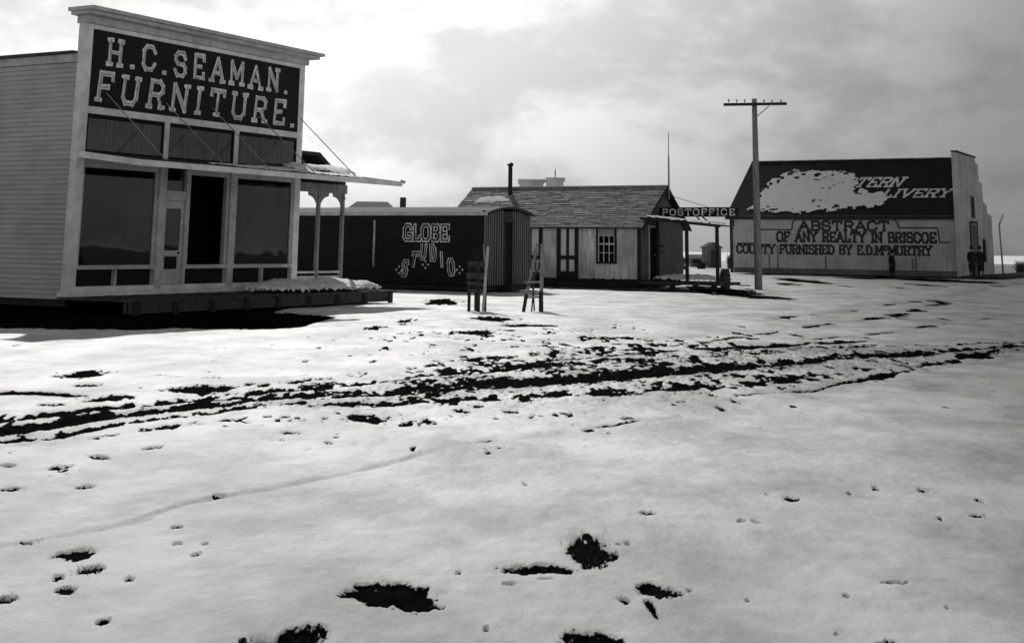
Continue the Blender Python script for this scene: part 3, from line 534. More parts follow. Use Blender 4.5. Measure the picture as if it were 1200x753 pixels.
# ================================================================ STUDIO (a boarded car body on the lot beyond the store)
S0 = loc_of(567, 52, .3)
def build_studio():
    W_, LEN, H = 3.65, 11.0, 2.78
    r = empty('studio_car', S0, TH, label='low black boarded studio cabin with white painted lettering and arched roof', cat='studio')
    # long side facing the viewer is local x=0, running back along +y
    m = MB()
    z = .22
    while z < H-.02:
        zt = min(z+.14, H); m.hexa([(-.012, .04, z), (.02, .04, z), (.02, LEN, z), (-.012, LEN, z), (-.002, .04, zt), (.02, .04, zt), (.02, LEN, zt), (-.002, LEN, zt)]); z = zt
    m.build('long_wall', M['black_board'], r)
    MB().box(W_-.04, W_, .04, LEN, .2, H).build('long_wall', M['black_board'], r)
    m = MB(); bt_ = MB()
    arch = lambda x: H + .26*(1-((x-W_/2)/(W_/2))**2)
    def vboards(mb, xa, xb, za, y):
        x = xa
        while x < xb-.01:
            w = min(random.uniform(.15, .2), xb-x); zz = arch(x+w/2)-.02 if za is None else za; mb.box(x+.006, x+w-.006, y, y+.03, .2, arch(x+w/2)-.03)
            bt_.box(x-.02, x+.02, y-.025, y-.001, .2, arch(x)-.04); x += w
    vboards(m, 0.0, 1.5, None, 0); vboards(m, 2.2, W_, None, 0); m.box(1.5, 2.2, 0, .03, 2.55, 2.95)
    m.build('end_wall', M['end_board'], r); bt_.build('battens', M['batten_strip'], r)
    MB().box(.02, W_-.05, .06, .1, .2, 2.95).build('end_backing', M['dark'], r)
    MB().box(0.021, W_-.041, LEN-.05, LEN, .2, H).build('back_end_wall', M['black_board'], r)
    MB().box(1.42, 1.5, -.04, .03, .2, 2.55).box(2.2, 2.28, -.04, .03, .2, 2.55).box(1.42, 2.28, -.04, -.002, 2.55, 2.63).build('door_frame', M['end_board'], r)
    d = MB().box(1.51, 2.19, .02, .05, .22, 2.54).build('door', M['dark'], r)
    MB().box(1.6, 1.64, .0, .02, .3, 2.45).build('door_stile', M['end_board'], d)
    # arched roof
    n = 14; P1 = [(-.09+(W_+.18)*i/n, H+.02+.26*(1-((i/n)*2-1)**2)) for i in range(n+1)]; P2 = [(x, z+.07) for x, z in P1[::-1]]
    MB().prism(P1+P2, -.16, LEN+.1).build('roof', M['plank'], r)
    MB().box(-.115, -.091, -.17, LEN+.1, H-.02, H+.10).build('eave_strip', M['trim_dull'], r)
    MB().box(.1, W_-.1, .1, LEN-.1, .02, .19).build('sill_timber', M['dark_timber'], r)
    # step
    MB().box(1.3, 2.4, -.5, -.05, .02, .14).box(1.4, 2.3, -.3, -.05, .141, .24).build('door_step', M['dark_timber'], r)
    # lettering; u runs to the viewer's right = -y
    fn0 = lambda u, v, w: (-.018-w, -u, v)
    def hollow(txt, u, z, h, wr, gap, fn, shear=0):
        return [(txt, u, z, h, wr, gap, fn, shear)]
    P0 = S0.copy(); nrm = BX
    def sp_(px, py):
        p = hplane(px, py, P0, nrm); d_ = p-S0; return -d_.dot(AY), p.z
    outer, inner = MB(), MB()
    ua, za = sp_(474, 281); ub, zb = sp_(522, 264); h = zb-za; tw = text_width('GLOBE', h, .74, .12); sc = (ub-ua)/tw
    lettering(outer, 'GLOBE', ua, za, h, fn0, wr=.74*sc, gap=.12*sc+.06, sw=.26, serif=False)
    lettering(inner, 'GLOBE', ua, za, h, lambda u, v, w: fn0(u, v, w+.012), wr=.74*sc, gap=.12*sc+.06, sw=.12, serif=False)
    for ch, (px, py), hp in zip('STUDIO', [(475, 314), (486, 304), (496.5, 295), (507.5, 296), (518, 304), (529, 313)], (17, 16, 16, 17, 16, 17)):
        u, v = sp_(px, py); h = hp/31.0
        sh = {'S': .18, 'T': .2, 'U': .1, 'D': -.1, 'I': -.08, 'O': -.12}[ch]
        w = GL[ch][0]*h*.5+sh*h
        for mb, sw, l in ((outer, .22, 0), (inner, .09, .012)): lettering(mb, ch, u-w/2, v-h/2, h, lambda a, b, c, l=l: fn0(a, b, c+l), wr=.5, sw=sw, serif=False, shear=sh)
    outer.build('lettering', M['letter'], r); inner.build('lettering_fill', M['black_board'], r)
    for cx_, cy_ in ((468, 316), (499, 310), (539, 316)):
        u, v = sp_(cx_, cy_); m = MB()
        for a in range(4):
            du, dv = .12*math.cos(a*math.pi/2), .12*math.sin(a*math.pi/2)
            c = (u+du, v+dv); k = 8; m.add([fn0(c[0]+.038*math.cos(2*math.pi*i/k), c[1]+.038*math.sin(2*math.pi*i/k), .006) for i in range(k)], [tuple(range(k))])
        m.build('ornament', M['letter'], r)
    u0, z0 = sp_(438, 312); u1, z1 = sp_(440, 258)
    MB().box(-.05, -.015, -u1-.03, -u1+.05, z0, z1).build('window_slit', M['letter_dim'], r)
build_studio()

# ================================================================ POST OFFICE
P0 = loc_of(750, 58.7, .3)
def shingled(x0, z0, x1, z1, ya, yb, pitch, th=.03, seed=0):
    """courses of shingles on a slope from (x0,z0) eave to (x1,z1) ridge, running ya..yb"""
    rnd = random.Random(seed); mb = MB(); L_ = math.hypot(x1-x0, z1-z0); n = max(3, int(L_/pitch)); dx, dz = (x1-x0)/n, (z1-z0)/n; s = 1 if x1 > x0 else -1
    nx, nz = -(z1-z0)/L_*s, (x1-x0)/L_*s
    for i in range(n):
        y = ya
        while y < yb:
            w = rnd.uniform(.25, .9); ye = min(y+w, yb); t = th*rnd.uniform(.7, 1.5); j = rnd.uniform(-.02, .02)
            a = (x0+dx*(i-.08)+dx*j, z0+dz*(i-.08)+dz*j); b = (x0+dx*(i+1), z0+dz*(i+1))
            mb.hexa([(a[0], y, a[1]), (b[0], y, b[1]), (b[0], ye-.006, b[1]), (a[0], ye-.006, a[1]),
                     (a[0]+nx*t, y, a[1]+nz*t), (b[0]+nx*.006, y, b[1]+nz*.006), (b[0]+nx*.006, ye-.006, b[1]+nz*.006), (a[0]+nx*t, ye-.006, a[1]+nz*t)]); y = ye
    return mb
def build_post_office():
    W_, LEN, HE, HR = 4.9, 9.3, 2.62, 4.25; ZF = .34
    r = empty('post_office', P0, TH, label='small shingle roofed post office of pale vertical boards', cat='post office')
    MB().box(.1, W_-.1, .1, LEN-.1, .02, ZF-.01).build('foundation', M['dark_timber'], r)
    # long wall on local x=0, boards and battens, openings for door and window
    def uv(px, py):
        p = hplane(px, py, P0, BX); d = p-P0; return d.dot(AY), p.z
    dl, dr = uv(653, 265)[0], uv(678, 265)[0]; wl, wr_ = uv(700, 262)[0], uv(722, 262)[0]; zd = uv(665, 264)[1]; zw0, zw1 = uv(711, 308)[1], uv(711, 263)[1]
    ll, lr = uv(600, 265)[0], uv(636, 265)[0]
    segs = [(0, wr_, ZF, HE), (wr_, wl, ZF, zw0), (wr_, wl, zw1, HE), (wl, dr, ZF, HE), (dr, dl, zd, HE), (dl, lr, ZF, HE), (lr, ll, zd, HE), (ll, LEN, ZF, HE)]
    m = MB()
    for a, b, z0, z1 in segs:
        y = a
        while y < b-.02:
            w = min(.24, b-y); m.box(0-random.uniform(0, .008), .04, y+.003, min(y+w, b)-.003, z0+random.uniform(0, .03), z1)
            m.box(-.03, -.0085, y-.002, y+.035, z0, z1); y += w
    m.build('board_wall', M['batten'], r)
    MB().box(.05, .09, .02, LEN, ZF, HE).build('wall_lining', M['dark'], r) if 0 else None
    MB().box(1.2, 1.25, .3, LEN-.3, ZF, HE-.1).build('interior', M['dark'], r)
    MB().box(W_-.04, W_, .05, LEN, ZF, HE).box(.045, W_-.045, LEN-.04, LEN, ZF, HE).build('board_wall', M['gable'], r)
    # gable end with door, local y=0 facing the street
    ga, gb = 1.0, 1.8
    g = MB(); x = 0.05
    while x < W_-.02:
        w = min(.22, W_-x); xm = x+w/2; top = HE+(HR-HE)*(1-abs(xm-W_/2)/(W_/2))-.03
        z0 = 2.5 if ga < xm < gb else ZF
        g.box(x+.003, x+w-.003, 0, .04, z0, top); x += w
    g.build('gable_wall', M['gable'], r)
    MB().box(.04, W_-.05, .06, .1, 2.0, HE).build('gable_lining', M['dark'], r)
    d = MB().box(ga+.02, gb-.02, .05, .09, ZF, 2.46).build('door', M['dark'], r); MB().tube((gb-.15, -.02, 1.35), (gb-.15, .05, 1.35), .03).build('handle', M['letter_dim'], d)
    MB().box(ga-.09, ga, -.04, -.002, ZF, 2.6).box(gb, gb+.09, -.04, -.002, ZF, 2.6).box(ga, gb, -.04, -.002, 2.5, 2.6).build('door_frame', M['trim_dull'], r)
    each(MB().box(gb+.35, gb+.75, -.05, -.002, 1.7, 1.8).box(gb+.35, gb+.7, -.05, -.002, 1.45, 1.5), 'notice_board', M['dark_timber'], r)
    MB().box(-.05, .05, -.03, -.002, ZF, HE).box(-.05, -.031, 0, .1, ZF, HE).build('corner_board', M['dark_timber'], r)
    # door with four pale lights on the long wall
    def panel_door(ya, yb, zt):
        f = MB().box(-.05, .03, ya, ya+.09, ZF, zt).box(-.05, .03, yb-.09, yb, ZF, zt).box(-.05, .03, ya+.09, yb-.09, zt-.12, zt)
        o = f.build('door_frame', M['dark_timber'], r)
        y0, y1 = ya+.09, yb-.09; ym = (y0+y1)/2
        dd = MB().box(-.03, .0, y0, y0+.09, ZF, zt-.12).box(-.03, .0, y1-.09, y1, ZF, zt-.12).box(-.03, .0, ym-.06, ym+.06, ZF, zt-.12).box(-.028, .0, y0+.09, ym-.06, 1.13, 1.3).box(-.028, .0, ym+.06, y1-.09, 1.13, 1.3).box(-.028, .0, y0+.09, ym-.06, ZF, ZF+.3).box(-.028, .0, ym+.06, y1-.09, ZF, ZF+.3).build('door', M['dark_timber'], r)
        MB().box(.004, .012, y0+.05, y1-.05, ZF+.25, zt-.14).build('curtain', M['white_curtain'], dd)
    panel_door(dr, dl, zd); 
    panel_door(lr, min(ll, lr+1.2), zd)
    # sash window: four by two panes
    f = MB().box(-.07, .03, wr_-.03, wr_+.06, zw0-.03, zw1+.03).box(-.07, .03, wl-.06, wl+.03, zw0-.03, zw1+.03).box(-.07, .03, wr_+.06, wl-.06, zw1-.07, zw1+.03).box(-.09, .03, wr_+.06, wl-.06, zw0-.03, zw0+.05)
    w_ = f.build('window', M['dark_timber'], r)
    g2 = MB(); a, b = wr_+.06, wl-.06
    for k in (1, 2): y = a+(b-a)*k/3; g2.box(-.045, -.01, y-.013, y+.013, zw0+.05, zw1-.07)
    for k in (1, 2, 3):
        z = zw0+.05+(zw1-zw0-.12)*k/4; t = .03 if k == 2 else .013; g2.box(-.048, -.012, a, b, z-t, z+t)
    g2.box(-.047, -.011, a, a+.03, zw0+.05, zw1-.07).box(-.047, -.011, b-.03, b, zw0+.05, zw1-.07)
    g2.build('glazing_bars', M['trim'], w_)
    MB().add([(-.02, a, zw0+.05), (-.02, b, zw0+.05), (-.02, b, zw1-.07), (-.02, a, zw1-.07)], [(0, 1, 2, 3)]).build('pane', M['glass'], w_)
    MB().box(.06, .08, a, b, zw1-.5, zw1).build('curtain', M['white_curtain'], w_)
    # roof
    ov = .28; sl = (HR-HE)/(W_/2); ex, ez = -ov, HE-ov*sl
    MB().prism([(ex, ez), (W_/2, HR), (W_+ov, ez), (W_+ov, ez+.05), (W_/2, HR+.05), (ex, ez+.05)], -.25, LEN+.25).build('roof', M['dark_timber'], r)
    shingled(ex-.03, ez+.055, W_/2, HR+.06, -.27, LEN+.27, .15, .035, 5).build('shingles', M['shingle'], r)
    shingled(W_+ov+.03, ez+.055, W_/2, HR+.06, -.27, LEN+.27, .3, .03, 6).build('shingles', M['shingle'], r)
    MB().box(W_/2-.1, W_/2+.1, -.28, LEN+.27, HR+.055, HR+.11).build('ridge_board', M['trim_dull'], r)
    MB().hexa([(ex-.03, -.3, ez-.07), (W_/2, -.3, HR-.07), (W_/2, -.275, HR-.07), (ex-.03, -.275, ez-.07), (ex-.03, -.3, ez+.08), (W_/2, -.3, HR+.08), (W_/2, -.275, HR+.08), (ex-.03, -.275, ez+.08)]).hexa([(W_/2, -.301, HR-.07), (W_+ov, -.301, ez-.07), (W_+ov, -.276, ez-.07), (W_/2, -.276, HR-.07), (W_/2, -.301, HR+.08), (W_+ov, -.301, ez+.08), (W_+ov, -.276, ez+.08), (W_/2, -.276, HR+.08)]).build('barge_board', M['dark_timber'], r)
    # flag staff on the gable peak, stove pipes
    MB().tube((W_/2, -.34, HR-.5), (W_/2, -.34, HR+1.35), .045, .035, 8).tube((W_/2, -.34, HR+1.35), (W_/2, -.34, HR+2.4), .022, .016, 8).build('flag_staff', M['timber'], r)
    sv, _ = uv(594, 222); hp = MB().tube((W_/2-.5, sv+.9, HR-.45), (W_/2-.5, sv+.9, HR+1.05), .10, .10, 12).lathe([(.11, -.1), (.15, -.02), (.15, .02), (.03, .09)], (W_/2-.5, sv+.9, HR+1.12), 12).build('stove_pipe', M['iron'], r)
    # porch canopy reaching over the walk, sign board above it
    T = 3.5; zc0, zc1 = 2.92, 2.60
    c = MB().hexa([(-.05, -.04, zc0-.05), (-.05, -T, zc1-.05), (1.75, -T, zc1-.05), (1.75, -.04, zc0-.05), (-.05, -.04, zc0), (-.05, -T, zc1), (1.75, -T, zc1), (1.75, -.04, zc0)]).build('porch_canopy', M['plank'], r)
    MB().hexa([(-.09, -.04, zc0-.1), (-.052, -.04, zc0-.1), (-.052, -T-.1, zc1-.1), (-.09, -T-.1, zc1-.1), (-.09, -.04, zc0+.01), (-.052, -.04, zc0+.01), (-.052, -T-.1, zc1+.01), (-.09, -T-.1, zc1+.01)]).build('edge_board', M['dark_timber'], c)
    for x, y in ((.0, -2.1), (.0, -T+.08), (1.65, -.12)):
        t = -y/T; MB().box(x-.06, x+.06, y-.06, y+.06, .2, zc0+(zc1-zc0)*t-.055).build('porch_post', M['dark_timber'], r)
    MB().box(-.25, 2.2, -T-.1, -.05, .18, .30).build('porch_floor', M['plank'], r)
    e = MB(); [e.box(-.2+0, -.05, -y-.1, -y+.1, .0, .178) for y in (.5, 1.5, 2.5, 3.3)]; each(e, 'floor_joist', M['dark_timber'], r)
    xs = 2.0
    sg = MB().box(xs, xs+.05, -3.62, -.06, 2.98, 3.38).build('sign_board', M['sign'], r)
    MB().box(xs-.012, xs-.002, -3.62, -.06, 3.345, 3.38).box(xs-.012, xs-.002, -3.62, -.06, 2.98, 3.01).build('edge_strip', M['dark_timber'], sg)
    tx = MB(); w = text_width('POSTOFFICE', .25, .85, .36); lettering(tx, 'POSTOFFICE', .22, 3.05, .25, lambda u, v, o_: (xs-.003-o_, -u, v), wr=.85*3.25/w, gap=.36*3.25/w, sw=.2)
    tx.build('lettering', M['letter'], sg)
    each(MB().bar((xs+.08, -2.0, 2.70), (xs+.08, -1.75, 3.0), .05, .05).bar((xs+.08, -2.0, 3.0), (xs+.08, -2.35, 2.70), .05, .05).bar((xs+.08, -3.4, 2.6), (xs+.08, -3.4, 3.0), .05, .05), 'sign_brace', M['dark_timber'], r)
    MB().tube((xs-.5, -.3, 4.0), (xs+.02, -2.4, 3.35), .012, n=5).build('sign_wire', M['iron'], r)
    def onc(U, V, Wd):
        t = V/T; X, Y = P0.x+U*BX.x-V*AY.x, P0.y+U*BX.y-V*AY.y; return X, Y, zc0+(zc1-zc0)*t+.004+Wd
    tag(snow_sheet('snow_on_canopy', [(.0, .1), (0, 1.2), (.0, 2.4), (.3, 3.1), (1.4, 3.4), (1.65, .2)], onc, .12, .06, M['snow'], edge=.25, seed=12), kind='stuff')
    def onf(U, V, Wd): return P0.x+U*BX.x-V*AY.x, P0.y+U*BX.y-V*AY.y, .305+Wd
    tag(snow_sheet('snow_heap', [(-.1, .6), (-.1, 2.8), (.6, 3.4), (2, 3.4), (2.1, .5), (.8, .3)], onf, .3, .06, M['snow'], edge=.5, seed=14, rag=.2), kind='stuff')
    # snow left between the shingle courses
    def onr(U, V, Wd):
        x = ex+(W_/2-ex)*V/2.9; z = ez+.09+(HR-ez)*V/2.9; return P0.x+x*BX.x+U*AY.x, P0.y+x*BX.y+U*AY.y, z+Wd
    for k, pl in enumerate(([(6.9, 1.75), (8.8, 1.6), (8.7, 2.1), (7.7, 2.3)],)):
        tag(snow_sheet('snow_patch', pl, onr, .05, .05, M['snow'], edge=.2, seed=20+k, rag=.16), kind='stuff')
build_post_office()
bl = loc_of(850, 57.5); 
t = empty('rain_barrel', bl, 0, label='dark wooden barrel at the outer corner of the post office porch', cat='barrel')
MB().lathe([(.17, .0), (.21, .2), (.225, .42), (.21, .64), (.17, .85), (.15, .84)], n=16).build('staves', M['plank'], t, True)
MB().lathe([(.222, 0), (.226, .04)], (0, 0, .22), 16).build('hoop', M['iron'], t); MB().lathe([(.222, 0), (.218, .04)], (0, 0, .6), 16).build('hoop', M['iron'], t)

# ================================================================ LIVERY BARN
B0 = loc_of(1128, 92, 0)
def build_barn():
    LEN = 15.9; W_ = 12.0; HE = 4.0; HR = 8.1
    r = empty('livery_barn', B0, TH, label='large dark roofed barn with lettering painted along its wall and roof', cat='barn')
    m = MB(); y = 0
    while y < LEN:
        w = min(.3, LEN-y); m.box(-random.uniform(0, .006), .05, y+.004, y+w-.004, .05, HE); y += w
    m.build('long_wall', M['barn_wall'], r)
    each(MB().box(.06, .1, 0, LEN, .05, HE).box(W_-.1, W_, 0, LEN, .05, HE), 'wall_frame', M['barn_wall'], r)
    MB().prism([(.11, .05), (W_-.11, .05), (W_-.11, HE), (W_/2, HR-.1), (.11, HE)], LEN-.1, LEN-.01).build('back_gable', M['barn_wall'], r)
    s = (HR-HE)/(W_/2); ex = -.14; ez = HE-.3*s
    MB().prism([(ex, ez), (W_/2, HR), (W_+.3, ez), (W_+.3, ez+.1), (W_/2, HR+.1), (ex, ez+.1)], .3, LEN+.3).build('roof', M['barn_roof'], r)
    MB().box(W_/2-.12, W_/2+.12, .3, LEN+.3, HR+.08, HR+.14).build('ridge_cap', M['letter_dim'], r)
    MB().box(ex-.04, ex-.002, .3, LEN+.3, ez-.05, ez+.12).build('eave_board', M['dark_timber'], r)
    # stepped false front, facing the street (local y<0)
    pts = [(-.25, .05), (-.25, HR+.05), (6.6, HR+.1), (6.6, HR-.2), (7.6, HR-.3), (7.7, 6.6), (8.8, 6.5), (8.9, 5.2), (10.3, 5.0), (10.4, 4.4), (W_, 4.3), (W_, .05)]
    f = MB().prism(pts, .0, .28).build('false_front', M['barn_front'], r)
    MB().box(-.28, 6.65, -.1, .34, HR+.102, HR+.17).build('cornice', M['dark_timber'], f)
    MB().box(-.26, .1, -.03, -.002, .1, HR).build('corner_board', M['trim_dull'], r)
    d = MB().box(3.4, 5.8, -.05, -.003, .1, 3.5).build('stable_door', M['gable'], r)
    MB().box(3.3, 3.4, -.08, -.003, .1, 3.6).box(5.8, 5.9, -.08, -.003, .1, 3.6).box(3.3, 5.9, -.08, -.051, 3.6, 3.75).build('door_frame', M['dark_timber'], d)
    w = MB().box(4.1, 5.1, -.04, -.003, 4.0, 5.4).build('loft_window', M['dark'], r)
    MB().box(4.0, 4.1, -.07, -.003, 3.9, 5.5).box(5.1, 5.2, -.07, -.003, 3.9, 5.5).build('frame', M['timber'], w)
    MB().box(7.8, 8.8, -.04, -.003, 1.0, 2.6).build('window', M['dark'], r)
    # dark post at the near corner, vertical board trims on the long wall
    MB().box(-.06, -.01, .0, .25, .05, HE).box(-.06, -.01, LEN-.2, LEN, .05, HE).build('corner_board', M['dark_timber'], r)
    b = MB()
    def uv(px, py):
        p = hplane(px, py, B0, BX); d_ = p-B0; return -d_.dot(AY), p.z
    for px in (902, 912, 968, 1070, 1074): 
        u, z = uv(px, 319); b.box(-.03, -.008, -u-.04, -u+.04, .05, random.uniform(1.0, 2.0))
    each(b, 'patch_board', M['gable'], r)
    b = MB().box(-.02, -.007, 0.3, LEN-.3, .05, .42).build('splash_board', M['gable'], r)
    # wall lettering
    fn = lambda u, v, w_: (-.012-w_, -u, v)
    ink = MB()
    def line(t, xa, xb, yt, yb, sw, **k):
        ua, za = uv(xa, yb); ub, zb = uv(xb, yt); h = uv(xa, yt)[1]-za; tw = text_width(t, h, .8, .2); s_ = (ub-ua)/tw
        lettering(ink, t, ua, za, h, fn, wr=.8*s_, gap=.2*s_, sw=sw, **k)
    line('ABSTRACT', 937, 1041, 259.5, 269.5, .27, serif=True)
    line('OF ANY REALTY IN BRISCOE', 911, 1096, 272, 282.5, .25)
    line('COUNTY FURNISHED BY E.D.McMURTRY', 864, 1091, 286.5, 296, .24)
    ink.build('lettering', M['wall_ink'], r)
    bd = MB()
    def pl(pts, w=.09):
        q = [uv(*p) for p in pts]
        for i, (a, b_) in enumerate(zip(q[:-1], q[1:])):
            dx, dz = b_[0]-a[0], b_[1]-a[1]; l = math.hypot(dx, dz); nx, nz = -dz/l*w/2, dx/l*w/2
            bd.add([fn(a[0]-nx, a[1]-nz, .004+.001*(i % 2)), fn(b_[0]-nx, b_[1]-nz, .004+.001*(i % 2)), fn(b_[0]+nx, b_[1]+nz, .004+.001*(i % 2)), fn(a[0]+nx, a[1]+nz, .004+.001*(i % 2))], [(0, 1, 2, 3)])
    pl([(891, 271), (892, 269), (928, 269), (929, 260), (932, 257), (1047, 257), (1052, 261), (1053, 267)]); pl([(1053, 267), (1099, 267), (1101, 284), (1113, 284)]); pl([(864, 285), (890, 285)])
    bd.build('border_line', M['wall_ink'], r)
    # roof lettering, slanted, on the slope facing us
    n = (Vector((W_/2-ex, 0, HR-ez))).normalized(); L_ = math.hypot(W_/2-ex, HR-ez)
    pr = B0 + BX*ex + Vector((0, 0, ez+.1)); up = (BX*(W_/2-ex)+Vector((0, 0, HR-ez)))/L_; nr = up.cross(-AY).normalized()
    if nr.z < 0: nr = -nr
    def ruv(px, py):
        p = hplane(px, py, pr, nr); d_ = p-pr; return -d_.dot(AY), d_.dot(up)
    ca, sa = (W_/2-ex)/L_, (HR-ez)/L_
    fr = lambda u, v, w_: (ex+v*ca-w_*sa, -u, ez+.1+v*sa+w_*ca)
    tx = MB()
    for t, xa, xb, yb, yt in (('WESTERN', 958, 1053, 219, 209), ('LIVERY', 1033, 1110, 231, 222)):
        ua, va = ruv(xa, yb); ub, vb = ruv(xb, yb); h = ruv(xa, yt)[1]-va; tw = text_width(t, h, .8, .22); s_ = (ub-ua)/tw
        lettering(tx, t, ua, (va+vb)/2, h, fr, wr=.8*s_, gap=.22*s_, sw=.17, shear=.28, lift=.004)
    tx.build('roof_lettering', M['letter'], r)
    poly = [(876,246),(892,228),(901,215),(912,206),(928,200),(950,201),(978,201),(1000,204),(1004,214),(1002,222),(1020,224),(1040,226),(1046,231),(1036,241),(1012,243),(990,246),(943,250),(895,248)]
    PU = [ruv(a, b_) for a, b_ in poly]
    def onr(U, V, Wd):
        lx = ex+V*ca-Wd*sa; lz = ez+.112+V*sa+Wd*ca; return B0.x+lx*BX.x-U*AY.x, B0.y+lx*BX.y-U*AY.y, lz
    s_ = snow_sheet('snow_on_roof', PU, onr, .06, .05, M['snow'], edge=.25, seed=31, rag=.5, nf=2.4, holes=True); tag(s_, kind='stuff')
    # plank walk in front
    k = empty('barn_boardwalk', B0, TH, label='low dark plank walk along the front of the livery barn', cat='boardwalk')
    MB().box(-2, 34, -2.6, -.3, .03, .16).build('decking', M['dark_timber'], k); MB().box(-2, 34, -2.68, -2.61, .0, .14).build('edge_timber', M['dark_timber'], k)
build_barn()

# ================================================================ UTILITY POLE
pb = loc_of(889, 60.5, 0)
up = empty('utility_pole', pb, 0, label='tall bare wooden pole with one crossarm standing in the snow before the barn', cat='utility pole')
MB().tube((0, 0, -.1), (0, 0, 8.15), .17, .11, 14).build('pole', M['timber'], up, True)
MB().bar((-1.38, -.16, 7.86), (1.4, -.12, 7.94), .09, .12).build('crossarm', M['dark_timber'], up)
MB().bar((0, -.13, 7.3), (.62, -.13, 7.83), .03, .04).build('brace', M['timber'], up)
for x in (-1.15, -.8, -.45, .4, .75, 1.15): MB().lathe([(.015, 0), (.02, .06), (.04, .065), (.045, .12), (.02, .16)], (x, -.14, 7.95), 8).build('insulator', M['far_pale'], up)

# ================================================================ TREE GUARDS AND SAPLINGS
def sapling(name, p, h, seed, label):
    rnd = random.Random(seed); t = empty(name, p, 0, label=label, cat='young tree', group='saplings in their wooden guards')
    m = MB(); pts = [Vector((0, 0, 0))]
    for k in range(6): pts.append(pts[-1]+Vector((rnd.uniform(-.03, .03), rnd.uniform(-.03, .03), h/6)))
    for a, b, i in zip(pts[:-1], pts[1:], range(6)): m.tube(a, b, .022*(1-i/7), .022*(1-(i+1)/7), 6)
    m.build('trunk', M['bark'], t)
    tw = MB()
    for k in range(13):
        a = pts[rnd.randint(2, 5)]; d = Vector((rnd.uniform(-1, 1), rnd.uniform(-1, 1), rnd.uniform(.4, 1.2))).normalized()*rnd.uniform(.14, .34); mid = a+d; tw.tube(a, mid, .009, .006, 4)
        tw.tube(mid, mid+Vector((rnd.uniform(-.1, .1), rnd.uniform(-.1, .1), .12)), .006, .003, 4)
    tw.build('twigs', M['bark'], t)
g1 = loc_of(558, 36.3)
t = empty('tree_guard', g1, 0, label='squat slatted wooden tree guard with one tall pale leaning stave', cat='tree guard', group='wooden tree guards by the road')
for x, y, h in ((-.19, .12, 1.2), (.06, -.16, 1.25), (.22, .14, 1.05), (-.02, .3, 1.1)):
    MB().box(x-.04, x+.04, y-.04, y+.04, -.03, h).build('post', M['dark_timber'], t)
for i, (z, w, hh) in enumerate(((1.18, .13, .0), (.88, .15, 0), (.68, .08, 0), (.5, .08, 0))):
    dx = random.uniform(-.03, .03)
    MB().bar((-.24+dx, .10, z), (.10+dx, -.21, z+.01), .025, w).build('slat', M['plank'], t); MB().bar((.07, -.215, z-.03), (.25, .12, z-.02), .02, w).build('slat', M['plank'], t)
MB().bar((.18, -.2, -.0), (.28, -.12, 1.62), .07, .05).build('stave', M['light_timber'], t)
MB().bar((.24, .1, .45), (.17, .15, 1.68), .05, .03).build('stave', M['timber'], t)
sapling('sapling', g1+Vector((0, .07, 0)), 1.5, 3, 'bare sapling inside the left slatted guard with the pale leaning stave')
g2 = loc_of(624, 36.6)
t = empty('tree_guard', g2, 0, label='tall tapering tree guard like a narrow ladder, leaning to the right', cat='tree guard', group='wooden tree guards by the road')
for a, b, w in (((-.24, -.08, -.03), (.12, .06, 1.72), .06), ((.22, -.12, -.03), (.24, .04, 1.7), .09), ((.26, .2, -.03), (.22, .12, 1.5), .06), ((-.02, .2, -.03), (.1, .14, 1.55), .04)):
    MB().bar(a, b, w, w).build('post', M['timber'] if w > .05 else M['plank'], t)
MB().bar((-.235, -.1, -.02), (-.16, -.07, .42), .09, .08).build('post', M['dark_timber'], t); MB().bar((.215, -.14, -.02), (.215, -.1, .5), .11, .09).build('post', M['dark_timber'], t)
for z, e_ in ((.34, .0), (.72, .06), (1.0, 0), (1.25, -.04)):
    xl = -.24+.36*z/1.72; MB().bar((xl-.06-e_, -.09+z*.06, z), (.27, -.13+z*.08, z+.02), .03, .05).build('slat', M['timber'], t)
MB().bar((-.12, -.05, .62), (.2, -.06, 1.2), .03, .04).build('slat', M['plank'], t)
sapling('sapling', g2+Vector((.05, .07, 0)), 1.6, 8, 'bare sapling inside the right ladder like guard')

# ================================================================ FARTHER BUILDINGS
def far_house(name, label, px0, px1, ptop, D, eave, roofm, wallm, cat='house', depth=6, chim=None, hip=False, rz=0.0):
    xl, xr = ground_x(px0, D), ground_x(px1, D); zt = at((px0+px1)/2, ptop, D).z; w = xr-xl; zg = float(far_drop(np.array(D)))
    r = empty(name, ((xl+xr)/2, D, zg), rz, label=label, cat=cat); h = zt-zg; e = h*eave
    MB().box(-w/2+.2, w/2-.2, 0.2, depth-.2, 0, e).build('wall', wallm, r)
    k = w*.28 if hip else 0.0
    MB().add([(-w/2, 0, e), (w/2, 0, e), (w/2, depth, e), (-w/2, depth, e), (-w/2+k, depth/2, h), (w/2-k, depth/2, h)], [(3, 2, 1, 0), (0, 1, 5, 4), (1, 2, 5), (2, 3, 4, 5), (3, 0, 4)]).build('roof', roofm, r)
    n = max(1, int(w/2.2))
    for i in range(n):
        x = -w/2+w*(i+.5)/n; wi = MB().box(x-.4, x+.4, .13, .198, e*.4, e*.8).build('window', M['dark'], r); MB().box(x-.48, x+.48, .1, .199, e*.36, e*.4-.002).build('sill', M['trim_dull'], wi)
    if chim is not None:
        cx_ = ground_x(chim, D)-(xl+xr)/2; MB().box(cx_-.16, cx_+.16, depth/2-.2, depth/2+.2, h*.6, h+.25).build('chimney', M['far_dark'], r)
    return r
far_house('dark_roofed_house', 'dark hip roofed house half hidden behind the black studio', 384, 470, 234, 76, .72, M['far_dark'], M['far_dark'], hip=True, chim=465)
